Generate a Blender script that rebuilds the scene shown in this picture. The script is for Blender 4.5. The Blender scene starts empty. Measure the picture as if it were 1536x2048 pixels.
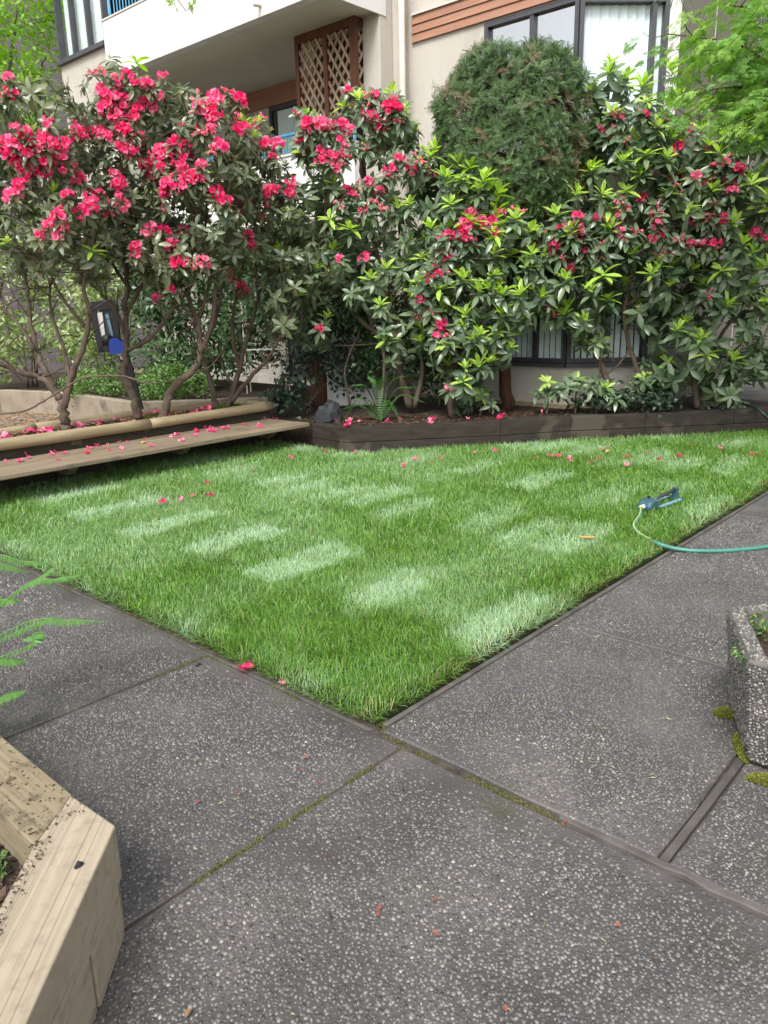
import bpy, math, random
import numpy as np
from mathutils import Vector, Matrix, Euler

# ------------------------------------------------------------------ camera, sky, sun, exposure
S = bpy.context.scene
COL = S.collection
FPX, PITCH, ROLL, YAW = 1545.0, math.radians(15.2), math.radians(1.3), math.radians(42.3)
CAM = np.array([-1.99, -1.884, 1.6])
_h = np.array([math.cos(YAW), math.sin(YAW), 0]); _r = np.array([math.sin(YAW), -math.cos(YAW), 0]); _z = np.array([0, 0, 1.0])
FW = _h * math.cos(PITCH) - _z * math.sin(PITCH); _u = _h * math.sin(PITCH) + _z * math.cos(PITCH)
RT = _r * math.cos(ROLL) - _u * math.sin(ROLL); UP = _u * math.cos(ROLL) + _r * math.sin(ROLL)
cam = bpy.data.cameras.new('camera'); cam_o = bpy.data.objects.new('camera', cam); COL.objects.link(cam_o)
cam.sensor_fit = 'VERTICAL'; cam.sensor_height = 36; cam.lens = 36 * FPX / 2048
cam.clip_start = 0.05; cam.clip_end = 2000
cam_o.matrix_world = Matrix(((RT[0], UP[0], -FW[0], CAM[0]), (RT[1], UP[1], -FW[1], CAM[1]), (RT[2], UP[2], -FW[2], CAM[2]), (0, 0, 0, 1)))
S.camera = cam_o
S.render.resolution_x, S.render.resolution_y = 768, 1024

SUN_EL, SUN_AZ = math.radians(52), math.radians(205)      # azimuth measured from +X towards +Y, where the light comes from
W = bpy.data.worlds.new('World'); S.world = W; W.use_nodes = True
nt = W.node_tree; nt.nodes.clear()
sky = nt.nodes.new('ShaderNodeTexSky'); sky.sky_type = 'NISHITA'; sky.sun_disc = False
sky.sun_elevation = SUN_EL; sky.sun_rotation = math.pi / 2 - SUN_AZ; sky.dust_density = 4; sky.air_density = 1.0; sky.ozone_density = 1.0
hs = nt.nodes.new('ShaderNodeHueSaturation'); hs.inputs['Saturation'].default_value = 0.22; hs.inputs['Value'].default_value = 1.0
bgn = nt.nodes.new('ShaderNodeBackground'); bgn.inputs['Strength'].default_value = 0.15
wo = nt.nodes.new('ShaderNodeOutputWorld')
nt.links.new(sky.outputs[0], hs.inputs['Color']); nt.links.new(hs.outputs[0], bgn.inputs['Color']); nt.links.new(bgn.outputs[0], wo.inputs[0])
sl = bpy.data.lights.new('sun', 'SUN'); sl.energy = 1.4; sl.angle = math.radians(18); sl.color = (1.0, 0.97, 0.92)
so = bpy.data.objects.new('sun', sl); COL.objects.link(so)
so.rotation_euler = Vector((-math.cos(SUN_EL) * math.cos(SUN_AZ), -math.cos(SUN_EL) * math.sin(SUN_AZ), -math.sin(SUN_EL))).to_track_quat('-Z', 'Y').to_euler()
VS = S.view_settings; VS.view_transform = 'Standard'; VS.look = 'None'; VS.gamma = 1; VS.use_curve_mapping = False
VS.exposure = 1.0
S.render.engine = 'CYCLES'
S.cycles.max_bounces = 6; S.cycles.diffuse_bounces = 3; S.cycles.glossy_bounces = 2; S.cycles.transmission_bounces = 4
S.cycles.transparent_max_bounces = 8; S.cycles.sample_clamp_indirect = 4; S.cycles.use_denoising = True

rnd = random.Random(7); RN = np.random.default_rng(7)

# ------------------------------------------------------------------ from the photograph's points to places in the yard
def ray(x, y): return FW + (x - 768) / FPX * RT - (y - 1024) / FPX * UP
def atz(x, y, z): d = ray(x, y); return CAM + d * ((z - CAM[2]) / d[2])
def atd(x, y, D): d = ray(x, y); return CAM + d * (D / (d @ _h))
def depth(p): return float((np.asarray(p)[:3] - CAM) @ _h)

# ------------------------------------------------------------------ materials
def new_mat(name):
    m = bpy.data.materials.new(name); m.use_nodes = True; t = m.node_tree; t.nodes.clear()
    return m, t, (lambda k, **kw: _node(t, k, kw))
def _node(t, k, kw):
    n = t.nodes.new('ShaderNode' + k)
    for a, v in kw.items():
        if a.startswith('i_'): n.inputs[a[2:].replace('_', ' ')].default_value = v
        else: setattr(n, a, v)
    return n
def ramp(t, stops):
    n = t.nodes.new('ShaderNodeValToRGB'); e = n.color_ramp.elements
    while len(e) < len(stops): e.new(0.5)
    for k, (p, c) in enumerate(stops): e[k].position = p; e[k].color = (*c, 1)
    return n
def c4(c): return (*c, 1)
def surf(name, a, b, scale=6, rough=0.8, bump=0.15, bump_scale=60, stretch=(1, 1, 1), spec=0.3, c=None, detail=6, metallic=0.0, bump_dist=0.01, mix3=None, turn=0.0, crack=None):
    """two or three colours mixed by noise, fine bump; stretch gives grain"""
    m, t, N = new_mat(name); L = t.links.new
    tc = N('TexCoord'); mp = N('Mapping'); mp.inputs['Scale'].default_value = stretch
    tn = N('Mapping'); tn.inputs['Rotation'].default_value = (0, 0, turn); L(tc.outputs['Object'], tn.inputs[0]); L(tn.outputs[0], mp.inputs[0])
    n1 = N('TexNoise', i_Scale=scale, i_Detail=detail, i_Roughness=0.6); L(mp.outputs[0], n1.inputs['Vector'])
    st = [(0.3, a), (0.7, b)] if c is None else [(0.25, a), (0.5, b), (0.78, c)]
    r = ramp(t, st); L(n1.outputs[0], r.inputs[0]); col = r.outputs[0]
    if mix3:
        n3 = N('TexNoise', i_Scale=mix3[1], i_Detail=4); L(tc.outputs['Object'], n3.inputs['Vector'])
        r3 = ramp(t, [(mix3[2], (0, 0, 0)), (mix3[2] + mix3[3], (1, 1, 1))]); L(n3.outputs[0], r3.inputs[0])
        mx = N('MixRGB'); mx.inputs['Color2'].default_value = c4(mix3[0]); L(r3.outputs[0], mx.inputs['Fac']); L(col, mx.inputs['Color1']); col = mx.outputs[0]
    if crack:
        nk = N('TexNoise', i_Scale=crack, i_Detail=2); mc = N('Mapping'); mc.inputs['Scale'].default_value = tuple(x * 0.05 if x < 1 else x * 1.6 for x in stretch); L(tn.outputs[0], mc.inputs[0]); L(mc.outputs[0], nk.inputs['Vector'])
        rk = ramp(t, [(0.4955, (0, 0, 0)), (0.4985, (0.6, 0.6, 0.6)), (0.5015, (0.6, 0.6, 0.6)), (0.5045, (0, 0, 0))]); L(nk.outputs[0], rk.inputs[0])
        mk = N('MixRGB'); mk.inputs['Color2'].default_value = c4(tuple(x * 0.25 for x in a)); L(rk.outputs[0], mk.inputs['Fac']); L(col, mk.inputs['Color1']); col = mk.outputs[0]
    p = N('BsdfPrincipled', i_Roughness=rough, i_Metallic=metallic); p.inputs['Specular IOR Level'].default_value = spec
    L(col, p.inputs['Base Color'])
    n2 = N('TexNoise', i_Scale=bump_scale, i_Detail=5); L(mp.outputs[0], n2.inputs['Vector'])
    bp = N('Bump', i_Strength=bump, i_Distance=bump_dist); L(n2.outputs[0], bp.inputs['Height']); L(bp.outputs[0], p.inputs['Normal'])
    o = N('OutputMaterial'); L(p.outputs[0], o.inputs[0]); return m
def leafmat(name, cols, rough=0.42, trans=0.25, island=False, tcol=None, spec=0.5, coat=0.0):
    """leaf or petal: colour varies from piece to piece, some light passes through"""
    m, t, N = new_mat(name); L = t.links.new
    if island: g = N('NewGeometry'); v = g.outputs['Random Per Island']
    else:
        g = N('NewGeometry'); oi = N('ObjectInfo'); a = N('Math', operation='MULTIPLY'); a.inputs[1].default_value = 0.5; L(g.outputs['Random Per Island'], a.inputs[0])
        b = N('Math', operation='MULTIPLY_ADD'); b.inputs[1].default_value = 0.5; L(oi.outputs['Random'], b.inputs[0]); L(a.outputs[0], b.inputs[2]); v = b.outputs[0]
    r = ramp(t, [(k / max(1, len(cols) - 1), c) for k, c in enumerate(cols)]); L(v, r.inputs[0])
    p = N('BsdfPrincipled', i_Roughness=rough); p.inputs['Specular IOR Level'].default_value = spec; p.inputs['Coat Weight'].default_value = coat
    L(r.outputs[0], p.inputs['Base Color'])
    tr = N('BsdfTranslucent')
    if tcol: tr.inputs[0].default_value = c4(tcol)
    else:
        h = N('HueSaturation', i_Saturation=1.15, i_Value=1.8); L(r.outputs[0], h.inputs['Color']); L(h.outputs[0], tr.inputs[0])
    mx = N('MixShader'); mx.inputs[0].default_value = trans; L(p.outputs[0], mx.inputs[1]); L(tr.outputs[0], mx.inputs[2])
    o = N('OutputMaterial'); L(mx.outputs[0], o.inputs[0]); return m
def plain(name, c, rough=0.5, spec=0.5, metallic=0.0):
    return surf(name, tuple(x * 0.85 for x in c), tuple(min(1, x * 1.1) for x in c), scale=9, rough=rough, bump=0.05, bump_scale=120, spec=spec, metallic=metallic)
def glassmat(name, tint=(0.75, 0.82, 0.82), refl=0.12):
    m, t, N = new_mat(name); L = t.links.new
    tr = N('BsdfTransparent'); tr.inputs[0].default_value = c4(tint); gl = N('BsdfGlossy', i_Roughness=0.02)
    lw = N('LayerWeight', i_Blend=0.5); pw = N('Math', operation='POWER'); pw.inputs[1].default_value = 3.5; L(lw.outputs['Facing'], pw.inputs[0])
    ad = N('Math', operation='MULTIPLY_ADD', use_clamp=True); ad.inputs[1].default_value = 0.6; ad.inputs[2].default_value = refl + 0.02; L(pw.outputs[0], ad.inputs[0])
    mx = N('MixShader'); L(ad.outputs[0], mx.inputs[0]); L(tr.outputs[0], mx.inputs[1]); L(gl.outputs[0], mx.inputs[2])
    o = N('OutputMaterial'); L(mx.outputs[0], o.inputs[0]); return m

M = {}
M['soil'] = surf('soil', (0.018, 0.012, 0.008), (0.06, 0.042, 0.03), 25, 0.95, 0.9, 60, bump_dist=0.02)
M['yard'] = surf('yard_ground', (0.10, 0.065, 0.04), (0.20, 0.15, 0.11), 12, 0.95, 0.8, 60, c=(0.28, 0.22, 0.17))
M['turfsoil'] = surf('turf_soil', (0.02, 0.03, 0.008), (0.05, 0.06, 0.02), 30, 0.95, 0.5, 60)
def slabmat():
    m, t, N = new_mat('aggregate_matrix'); L = t.links.new
    tc = N('TexCoord')
    n1 = N('TexNoise', i_Scale=2.2, i_Detail=7); L(tc.outputs['Object'], n1.inputs['Vector'])
    r = ramp(t, [(0.32, (0.046, 0.043, 0.042)), (0.5, (0.070, 0.065, 0.063)), (0.7, (0.115, 0.103, 0.096))]); L(n1.outputs[0], r.inputs[0])
    v = N('TexVoronoi', i_Scale=95); L(tc.outputs['Object'], v.inputs['Vector'])
    vr = ramp(t, [(0.0, (0.5, 0.5, 0.5)), (0.30, (0.5, 0.5, 0.5)), (0.46, (0, 0, 0))]); L(v.outputs['Distance'], vr.inputs[0])
    sp = N('SeparateColor'); L(v.outputs['Color'], sp.inputs[0])
    pc = ramp(t, [(0.0, (0.03, 0.03, 0.032)), (0.55, (0.10, 0.095, 0.09)), (0.8, (0.26, 0.24, 0.22)), (1.0, (0.5, 0.47, 0.43))]); L(sp.outputs[0], pc.inputs[0])
    n3 = N('TexNoise', i_Scale=1.3, i_Detail=3); L(tc.outputs['Object'], n3.inputs['Vector'])
    r3 = ramp(t, [(0.38, (0.15, 0.15, 0.15)), (0.55, (1, 1, 1))]); L(n3.outputs[0], r3.inputs[0])
    mu = N('MixRGB', blend_type='MULTIPLY'); mu.inputs[0].default_value = 1; L(vr.outputs[0], mu.inputs[1]); L(r3.outputs[0], mu.inputs[2])
    mx = N('MixRGB'); L(mu.outputs[0], mx.inputs[0]); L(r.outputs[0], mx.inputs[1]); L(pc.outputs[0], mx.inputs[2])
    ng = N('TexNoise', i_Scale=3.1, i_Detail=5); L(tc.outputs['Object'], ng.inputs['Vector'])
    rg = ramp(t, [(0.58, (0, 0, 0)), (0.75, (0.55, 0.55, 0.55))]); L(ng.outputs[0], rg.inputs[0])
    mg = N('MixRGB'); mg.inputs[2].default_value = (0.05, 0.055, 0.02, 1); L(rg.outputs[0], mg.inputs[0]); L(mx.outputs[0], mg.inputs[1])
    p = N('BsdfPrincipled', i_Roughness=0.5); p.inputs['Specular IOR Level'].default_value = 0.45; L(mg.outputs[0], p.inputs['Base Color'])
    nb = N('TexNoise', i_Scale=160, i_Detail=4); L(tc.outputs['Object'], nb.inputs['Vector'])
    ad = N('Math', operation='SUBTRACT'); L(nb.outputs[0], ad.inputs[0]); L(v.outputs['Distance'], ad.inputs[1])
    bp = N('Bump', i_Strength=0.5, i_Distance=0.004); L(ad.outputs[0], bp.inputs['Height']); L(bp.outputs[0], p.inputs['Normal'])
    o = N('OutputMaterial'); L(p.outputs[0], o.inputs[0]); return m
M['slab'] = slabmat()
M['joint'] = surf('joint_dirt', (0.03, 0.025, 0.02), (0.085, 0.07, 0.056), 18, 0.95, 0.6, 90)
def pebmat(name, cols, rough=0.42, wander=False):
    m, t, N = new_mat(name); L = t.links.new
    g = N('NewGeometry'); r = ramp(t, cols); v = g.outputs['Random Per Island']
    if wander:   # some stretches were cast with paler stones than others
        tw = N('TexCoord'); nw = N('TexNoise', i_Scale=1.7, i_Detail=3); L(tw.outputs['Object'], nw.inputs['Vector'])
        rw = ramp(t, [(0.36, (0.80, 0.80, 0.80)), (0.62, (1.04, 1.04, 1.04))]); L(nw.outputs[0], rw.inputs[0])
        mw = N('Math', operation='MULTIPLY', use_clamp=True); L(v, mw.inputs[0]); L(rw.outputs[0], mw.inputs[1]); v = mw.outputs[0]
    L(v, r.inputs[0])
    tc = N('TexCoord'); n = N('TexNoise', i_Scale=220, i_Detail=3); L(tc.outputs['Object'], n.inputs['Vector'])
    mx = N('MixRGB', blend_type='MULTIPLY'); mx.inputs[0].default_value = 0.6; L(r.outputs[0], mx.inputs[1])
    r2 = ramp(t, [(0.3, (0.6, 0.6, 0.6)), (0.65, (1, 1, 1))]); L(n.outputs[0], r2.inputs[0]); L(r2.outputs[0], mx.inputs[2])
    p = N('BsdfPrincipled', i_Roughness=rough); p.inputs['Specular IOR Level'].default_value = 0.5; L(mx.outputs[0], p.inputs['Base Color'])
    o = N('OutputMaterial'); L(p.outputs[0], o.inputs[0]); return m
M['pebble'] = pebmat('pebbles', [(0, (0.040, 0.040, 0.042)), (0.30, (0.080, 0.080, 0.082)), (0.60, (0.125, 0.120, 0.114)), (0.82, (0.165, 0.155, 0.142)), (0.94, (0.21, 0.195, 0.175)), (1, (0.32, 0.295, 0.26))], wander=True)
M['pebble_pot'] = pebmat('pot_pebbles', [(0, (0.06, 0.058, 0.055)), (0.5, (0.14, 0.132, 0.122)), (0.75, (0.22, 0.205, 0.185)), (1, (0.36, 0.335, 0.30))])
M['pot'] = surf('pot_concrete', (0.06, 0.058, 0.052), (0.15, 0.14, 0.125), 14, 0.85, 0.6, 120)
M['edging'] = surf('edging_board', (0.055, 0.050, 0.046), (0.115, 0.104, 0.097), 8, 0.8, 0.4, 40, (1, 1, 1))
M['timber'] = surf('weathered_timber', (0.25, 0.208, 0.15), (0.315, 0.265, 0.195), 5, 0.85, 0.5, 14, (0.5, 12, 12), mix3=((0.22, 0.18, 0.132), 26, 0.52, 0.3), turn=math.radians(-45), crack=0.9, c=(0.37, 0.315, 0.24), bump_dist=0.003)
M['timber2'] = surf('weathered_timber_dirty', (0.16, 0.13, 0.08), (0.26, 0.215, 0.14), 5, 0.85, 0.5, 14, (12, 0.5, 12), mix3=((0.07, 0.055, 0.038), 11, 0.56, 0.15), crack=0.9, bump_dist=0.003)
M['log'] = surf('peeled_log', (0.19, 0.15, 0.085), (0.34, 0.28, 0.175), 6, 0.6, 0.25, 40, (0.25, 3, 3), mix3=((0.13, 0.085, 0.045), 16, 0.66, 0.08))
M['log_end'] = surf('log_end_grain', (0.35, 0.2, 0.08), (0.5, 0.33, 0.16), 20, 0.8, 0.2, 50)
M['bench'] = surf('bench_plank', (0.13, 0.10, 0.066), (0.28, 0.225, 0.155), 4, 0.75, 0.35, 50, (0.3, 6, 6), mix3=((0.07, 0.06, 0.045), 5, 0.6, 0.2))
M['darkboard'] = surf('mossy_dark_board', (0.02, 0.02, 0.013), (0.05, 0.047, 0.03), 5, 0.8, 0.4, 40, (0.4, 3, 3), mix3=((0.09, 0.085, 0.05), 5, 0.62, 0.05))
M['bedboard'] = surf('stained_bed_timber', (0.016, 0.013, 0.010), (0.040, 0.033, 0.025), 5, 0.75, 0.4, 40, (1, 1, 4), mix3=((0.062, 0.051, 0.038), 1.6, 0.60, 0.03))
M['bark'] = surf('rhododendron_bark', (0.05, 0.035, 0.026), (0.15, 0.11, 0.085), 16, 0.85, 0.6, 45, (1, 1, 0.35), mix3=((0.10, 0.10, 0.06), 5, 0.6, 0.1))
M['redbark'] = surf('cedar_bark', (0.035, 0.016, 0.01), (0.10, 0.05, 0.03), 14, 0.9, 0.8, 40, (1, 1, 0.2))
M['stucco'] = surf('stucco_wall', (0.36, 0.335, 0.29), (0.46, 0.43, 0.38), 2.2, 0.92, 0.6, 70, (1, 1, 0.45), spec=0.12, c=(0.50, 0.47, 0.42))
M['stucco_shade_tint'] = surf('shade_tinted_stucco_wall', (0.15, 0.142, 0.12), (0.20, 0.19, 0.16), 1.3, 0.9, 0.5, 90, spec=0.15)  # side wall turned from the light: its shade is put into darker stucco
M['parapet'] = surf('painted_parapet', (0.50, 0.49, 0.465), (0.655, 0.65, 0.635), 2.6, 0.9, 0.5, 60, (2.2, 2.2, 0.28), spec=0.15, c=(0.70, 0.695, 0.68), mix3=((0.52, 0.505, 0.47), 5, 0.62, 0.2))
M['soffit'] = surf('soffit', (0.52, 0.505, 0.44), (0.60, 0.58, 0.51), 1.5, 0.9, 0.3, 60, spec=0.1)
M['siding'] = surf('red_brown_siding', (0.27, 0.135, 0.088), (0.37, 0.20, 0.135), 3, 0.6, 0.15, 40, (8, 0.5, 8))
M['lattice_frame'] = surf('lattice_frame_wood', (0.075, 0.028, 0.017), (0.135, 0.055, 0.032), 5, 0.6, 0.2, 40, (4, 4, 0.5))
M['lattice'] = surf('lattice_slat_wood', (0.24, 0.165, 0.105), (0.40, 0.30, 0.20), 7, 0.7, 0.2, 60)
M['dark_frame'] = plain('dark_window_frame', (0.055, 0.055, 0.065), 0.4)
M['pipe'] = plain('beige_pipe', (0.52, 0.47, 0.40), 0.45)
M['white'] = plain('white_plastic', (0.75, 0.75, 0.74), 0.5)
M['blind'] = plain('blind_slat', (0.82, 0.88, 0.90), 0.5)
M['curtain'] = surf('sheer_curtain', (0.6, 0.66, 0.66), (0.75, 0.8, 0.8), 4, 0.9, 0.1, 20, (6, 6, 0.2))
M['glass'] = glassmat('window_glass', (0.96, 0.98, 0.98), 0.0)
M['glass_sky'] = glassmat('coated_window_glass', (0.7, 0.75, 0.75), 0.55)
M['blue'] = plain('blue_painted_rail', (0.09, 0.34, 0.55), 0.4)
M['lattice_backing'] = surf('dark_brown_backing', (0.035, 0.022, 0.016), (0.06, 0.04, 0.03), 6, 0.7, 0.2, 40, (4, 4, 0.4))
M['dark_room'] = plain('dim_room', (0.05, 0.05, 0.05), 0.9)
M['neighbour'] = surf('grey_shingle', (0.125, 0.11, 0.115), (0.19, 0.17, 0.175), 3, 0.9, 0.4, 30, (1, 1, 6))
M['concrete_wall'] = surf('retaining_wall', (0.20, 0.165, 0.12), (0.32, 0.275, 0.21), 3, 0.9, 0.4, 50, mix3=((0.12, 0.10, 0.075), 3, 0.56, 0.15))
M['rock'] = surf('rock', (0.013, 0.014, 0.015), (0.042, 0.045, 0.048), 7, 0.85, 0.6, 30)
M['black'] = plain('black_plastic', (0.012, 0.012, 0.014), 0.4)
M['royal'] = plain('blue_plastic', (0.01, 0.06, 0.42), 0.35)
M['teal'] = plain('slate_teal_plastic', (0.03, 0.085, 0.11), 0.4)
M['sky_blue'] = plain('pale_blue_plastic', (0.16, 0.30, 0.40), 0.4)
M['darkmetal'] = plain('dark_tube', (0.03, 0.03, 0.035), 0.35)
M['hose'] = plain('green_hose', (0.05, 0.20, 0.15), 0.4)
M['hose_dark'] = plain('dark_green_hose', (0.012, 0.035, 0.025), 0.4)
M['yellow'] = plain('yellow_stripe', (0.62, 0.55, 0.10), 0.5)
M['slate'] = surf('slate_paving', (0.07, 0.065, 0.06), (0.15, 0.14, 0.13), 5, 0.85, 0.4, 30)
M['red'] = plain('red_print', (0.5, 0.02, 0.03), 0.5)

M['leaf_olive'] = leafmat('rhododendron_leaf_olive', [(0.065, 0.09, 0.045), (0.11, 0.145, 0.075), (0.165, 0.20, 0.11), (0.23, 0.23, 0.12)], 0.32, 0.22, spec=0.6)
M['leaf_dark'] = leafmat('rhododendron_leaf_dark', [(0.06, 0.10, 0.055), (0.10, 0.155, 0.085), (0.145, 0.205, 0.115), (0.20, 0.26, 0.135)], 0.30, 0.2, spec=0.6)
M['leaf_fresh'] = leafmat('rhododendron_new_leaf', [(0.26, 0.42, 0.06), (0.36, 0.54, 0.09), (0.48, 0.62, 0.15)], 0.4, 0.35)
M['leaf_bud'] = leafmat('rhododendron_bud_leaf', [(0.22, 0.27, 0.10), (0.36, 0.40, 0.17), (0.46, 0.46, 0.24)], 0.5, 0.3)
M['petal'] = leafmat('pink_petal', [(0.56, 0.012, 0.10), (0.72, 0.035, 0.17), (0.80, 0.09, 0.26), (0.85, 0.22, 0.38), (0.90, 0.45, 0.56)], 0.5, 0.4)
M['petal_old'] = leafmat('wilted_petal', [(0.55, 0.025, 0.09), (0.72, 0.075, 0.17), (0.80, 0.22, 0.31), (0.78, 0.42, 0.42)], 0.6, 0.3)
M['dried'] = leafmat('dried_petal', [(0.10, 0.02, 0.02), (0.19, 0.045, 0.04), (0.27, 0.12, 0.085)], 0.8, 0.1)
M['stamen'] = leafmat('stamen', [(0.62, 0.40, 0.25), (0.75, 0.55, 0.4)], 0.6, 0.2)
M['cedar'] = leafmat('cedar_spray', [(0.035, 0.078, 0.024), (0.09, 0.165, 0.05), (0.20, 0.30, 0.11)], 0.5, 0.2)
M['cedar_brown'] = leafmat('dead_cedar_spray', [(0.07, 0.05, 0.03), (0.14, 0.10, 0.06), (0.22, 0.17, 0.10)], 0.8, 0.15)
M['maple'] = leafmat('maple_leaf', [(0.09, 0.21, 0.05), (0.16, 0.32, 0.07), (0.26, 0.43, 0.09), (0.40, 0.52, 0.12)], 0.5, 0.4)
M['tree_leaf'] = leafmat('bright_tree_leaf', [(0.12, 0.26, 0.035), (0.22, 0.40, 0.05), (0.36, 0.54, 0.08)], 0.5, 0.45)
M['pale_leaf'] = leafmat('pale_shrub_leaf', [(0.07, 0.13, 0.035), (0.15, 0.23, 0.06), (0.28, 0.36, 0.13), (0.46, 0.50, 0.30)], 0.4, 0.3)
M['hedge_leaf'] = leafmat('dark_hedge_leaf', [(0.025, 0.06, 0.025), (0.05, 0.11, 0.035), (0.10, 0.18, 0.05)], 0.33, 0.2)
M['low_leaf'] = leafmat('low_shrub_leaf', [(0.06, 0.14, 0.03), (0.12, 0.24, 0.05), (0.20, 0.36, 0.08)], 0.45, 0.3)
M['ivy'] = leafmat('ivy_leaf', [(0.015, 0.035, 0.016), (0.03, 0.065, 0.03)], 0.4, 0.15)
M['fern'] = leafmat('fern_frond', [(0.045, 0.12, 0.03), (0.08, 0.19, 0.045)], 0.5, 0.3)
M['fern_light'] = leafmat('fern_frond_light', [(0.085, 0.20, 0.045), (0.16, 0.33, 0.08)], 0.5, 0.35)
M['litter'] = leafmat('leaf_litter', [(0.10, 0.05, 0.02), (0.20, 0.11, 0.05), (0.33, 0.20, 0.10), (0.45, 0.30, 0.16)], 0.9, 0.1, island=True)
M['bed_litter'] = leafmat('shaded_leaf_litter', [(0.035, 0.02, 0.012), (0.08, 0.045, 0.025), (0.15, 0.09, 0.05)], 0.9, 0.1, island=True)  # darker copy of the leaf litter, the bed's shade put into its colour
M['chips'] = leafmat('bark_crumbs', [(0.015, 0.01, 0.008), (0.05, 0.03, 0.02), (0.10, 0.065, 0.04)], 0.95, 0.0, island=True)
M['clipping'] = leafmat('grass_clipping', [(0.16, 0.20, 0.05), (0.34, 0.36, 0.14), (0.45, 0.42, 0.24)], 0.7, 0.2, island=True)
M['dryleaf'] = leafmat('dry_leaf', [(0.45, 0.30, 0.10), (0.6, 0.42, 0.15)], 0.7, 0.2)
M['yellowleaf'] = leafmat('yellow_leaf', [(0.75, 0.42, 0.03), (0.8, 0.5, 0.05)], 0.6, 0.2)
def bladesmat(name):
    m, t, N = new_mat(name); L = t.links.new
    at = N('Attribute', attribute_name='tone')
    p = N('BsdfPrincipled', i_Roughness=0.42); p.inputs['Specular IOR Level'].default_value = 0.5; L(at.outputs['Color'], p.inputs['Base Color'])
    h = N('HueSaturation', i_Saturation=1.1, i_Value=1.7); L(at.outputs['Color'], h.inputs['Color'])
    tr = N('BsdfTranslucent'); L(h.outputs[0], tr.inputs[0])
    mx = N('MixShader'); mx.inputs[0].default_value = 0.32; L(p.outputs[0], mx.inputs[1]); L(tr.outputs[0], mx.inputs[2])
    o = N('OutputMaterial'); L(mx.outputs[0], o.inputs[0]); return m
M['blades'] = bladesmat('grass_blades')

# ------------------------------------------------------------------ building helpers
ORG = {}
def thing(name, label, cat, loc=(0, 0, 0), group=None):
    o = bpy.data.objects.new(name, None); COL.objects.link(o); o.location = Vector([float(v) for v in loc]); o.empty_display_size = 0.1
    o['label'] = label; o['category'] = cat
    if group: o['group'] = group
    ORG[o.name] = np.array([float(v) for v in loc]); return o
def tag(o, label, cat, group=None):
    o['label'] = label; o['category'] = cat
    if group: o['group'] = group
    return o
def raw_mesh(name, V, F, mats, smooth=False, fm=None):
    me = bpy.data.meshes.new(name); V = np.asarray(V, dtype=np.float32)
    if isinstance(F, np.ndarray):
        k = F.shape[1]; n = len(F)
        me.vertices.add(len(V)); me.vertices.foreach_set('co', V.ravel())
        me.loops.add(n * k); me.loops.foreach_set('vertex_index', F.astype(np.int32).ravel())
        me.polygons.add(n); me.polygons.foreach_set('loop_start', np.arange(0, n * k, k, dtype=np.int32))
        try: me.polygons.foreach_set('loop_total', np.full(n, k, dtype=np.int32))
        except Exception: pass
        me.update(calc_edges=True)
    else:
        me.from_pydata(V.tolist(), [], F); me.update()
    for m in (mats if isinstance(mats, (list, tuple)) else [mats]): me.materials.append(m)
    if smooth: me.polygons.foreach_set('use_smooth', [True] * len(me.polygons))
    if fm is not None: me.polygons.foreach_set('material_index', fm)
    return me
def link(name, me, parent=None, loc=(0, 0, 0), rot=None, scale=None, kind=None):
    o = bpy.data.objects.new(name, me); COL.objects.link(o); o.location = loc
    if rot is not None: o.rotation_euler = rot
    if scale is not None: o.scale = scale if hasattr(scale, '__len__') else (scale,) * 3
    if parent is not None: o.parent = parent
    if kind: o['kind'] = kind
    return o
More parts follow.
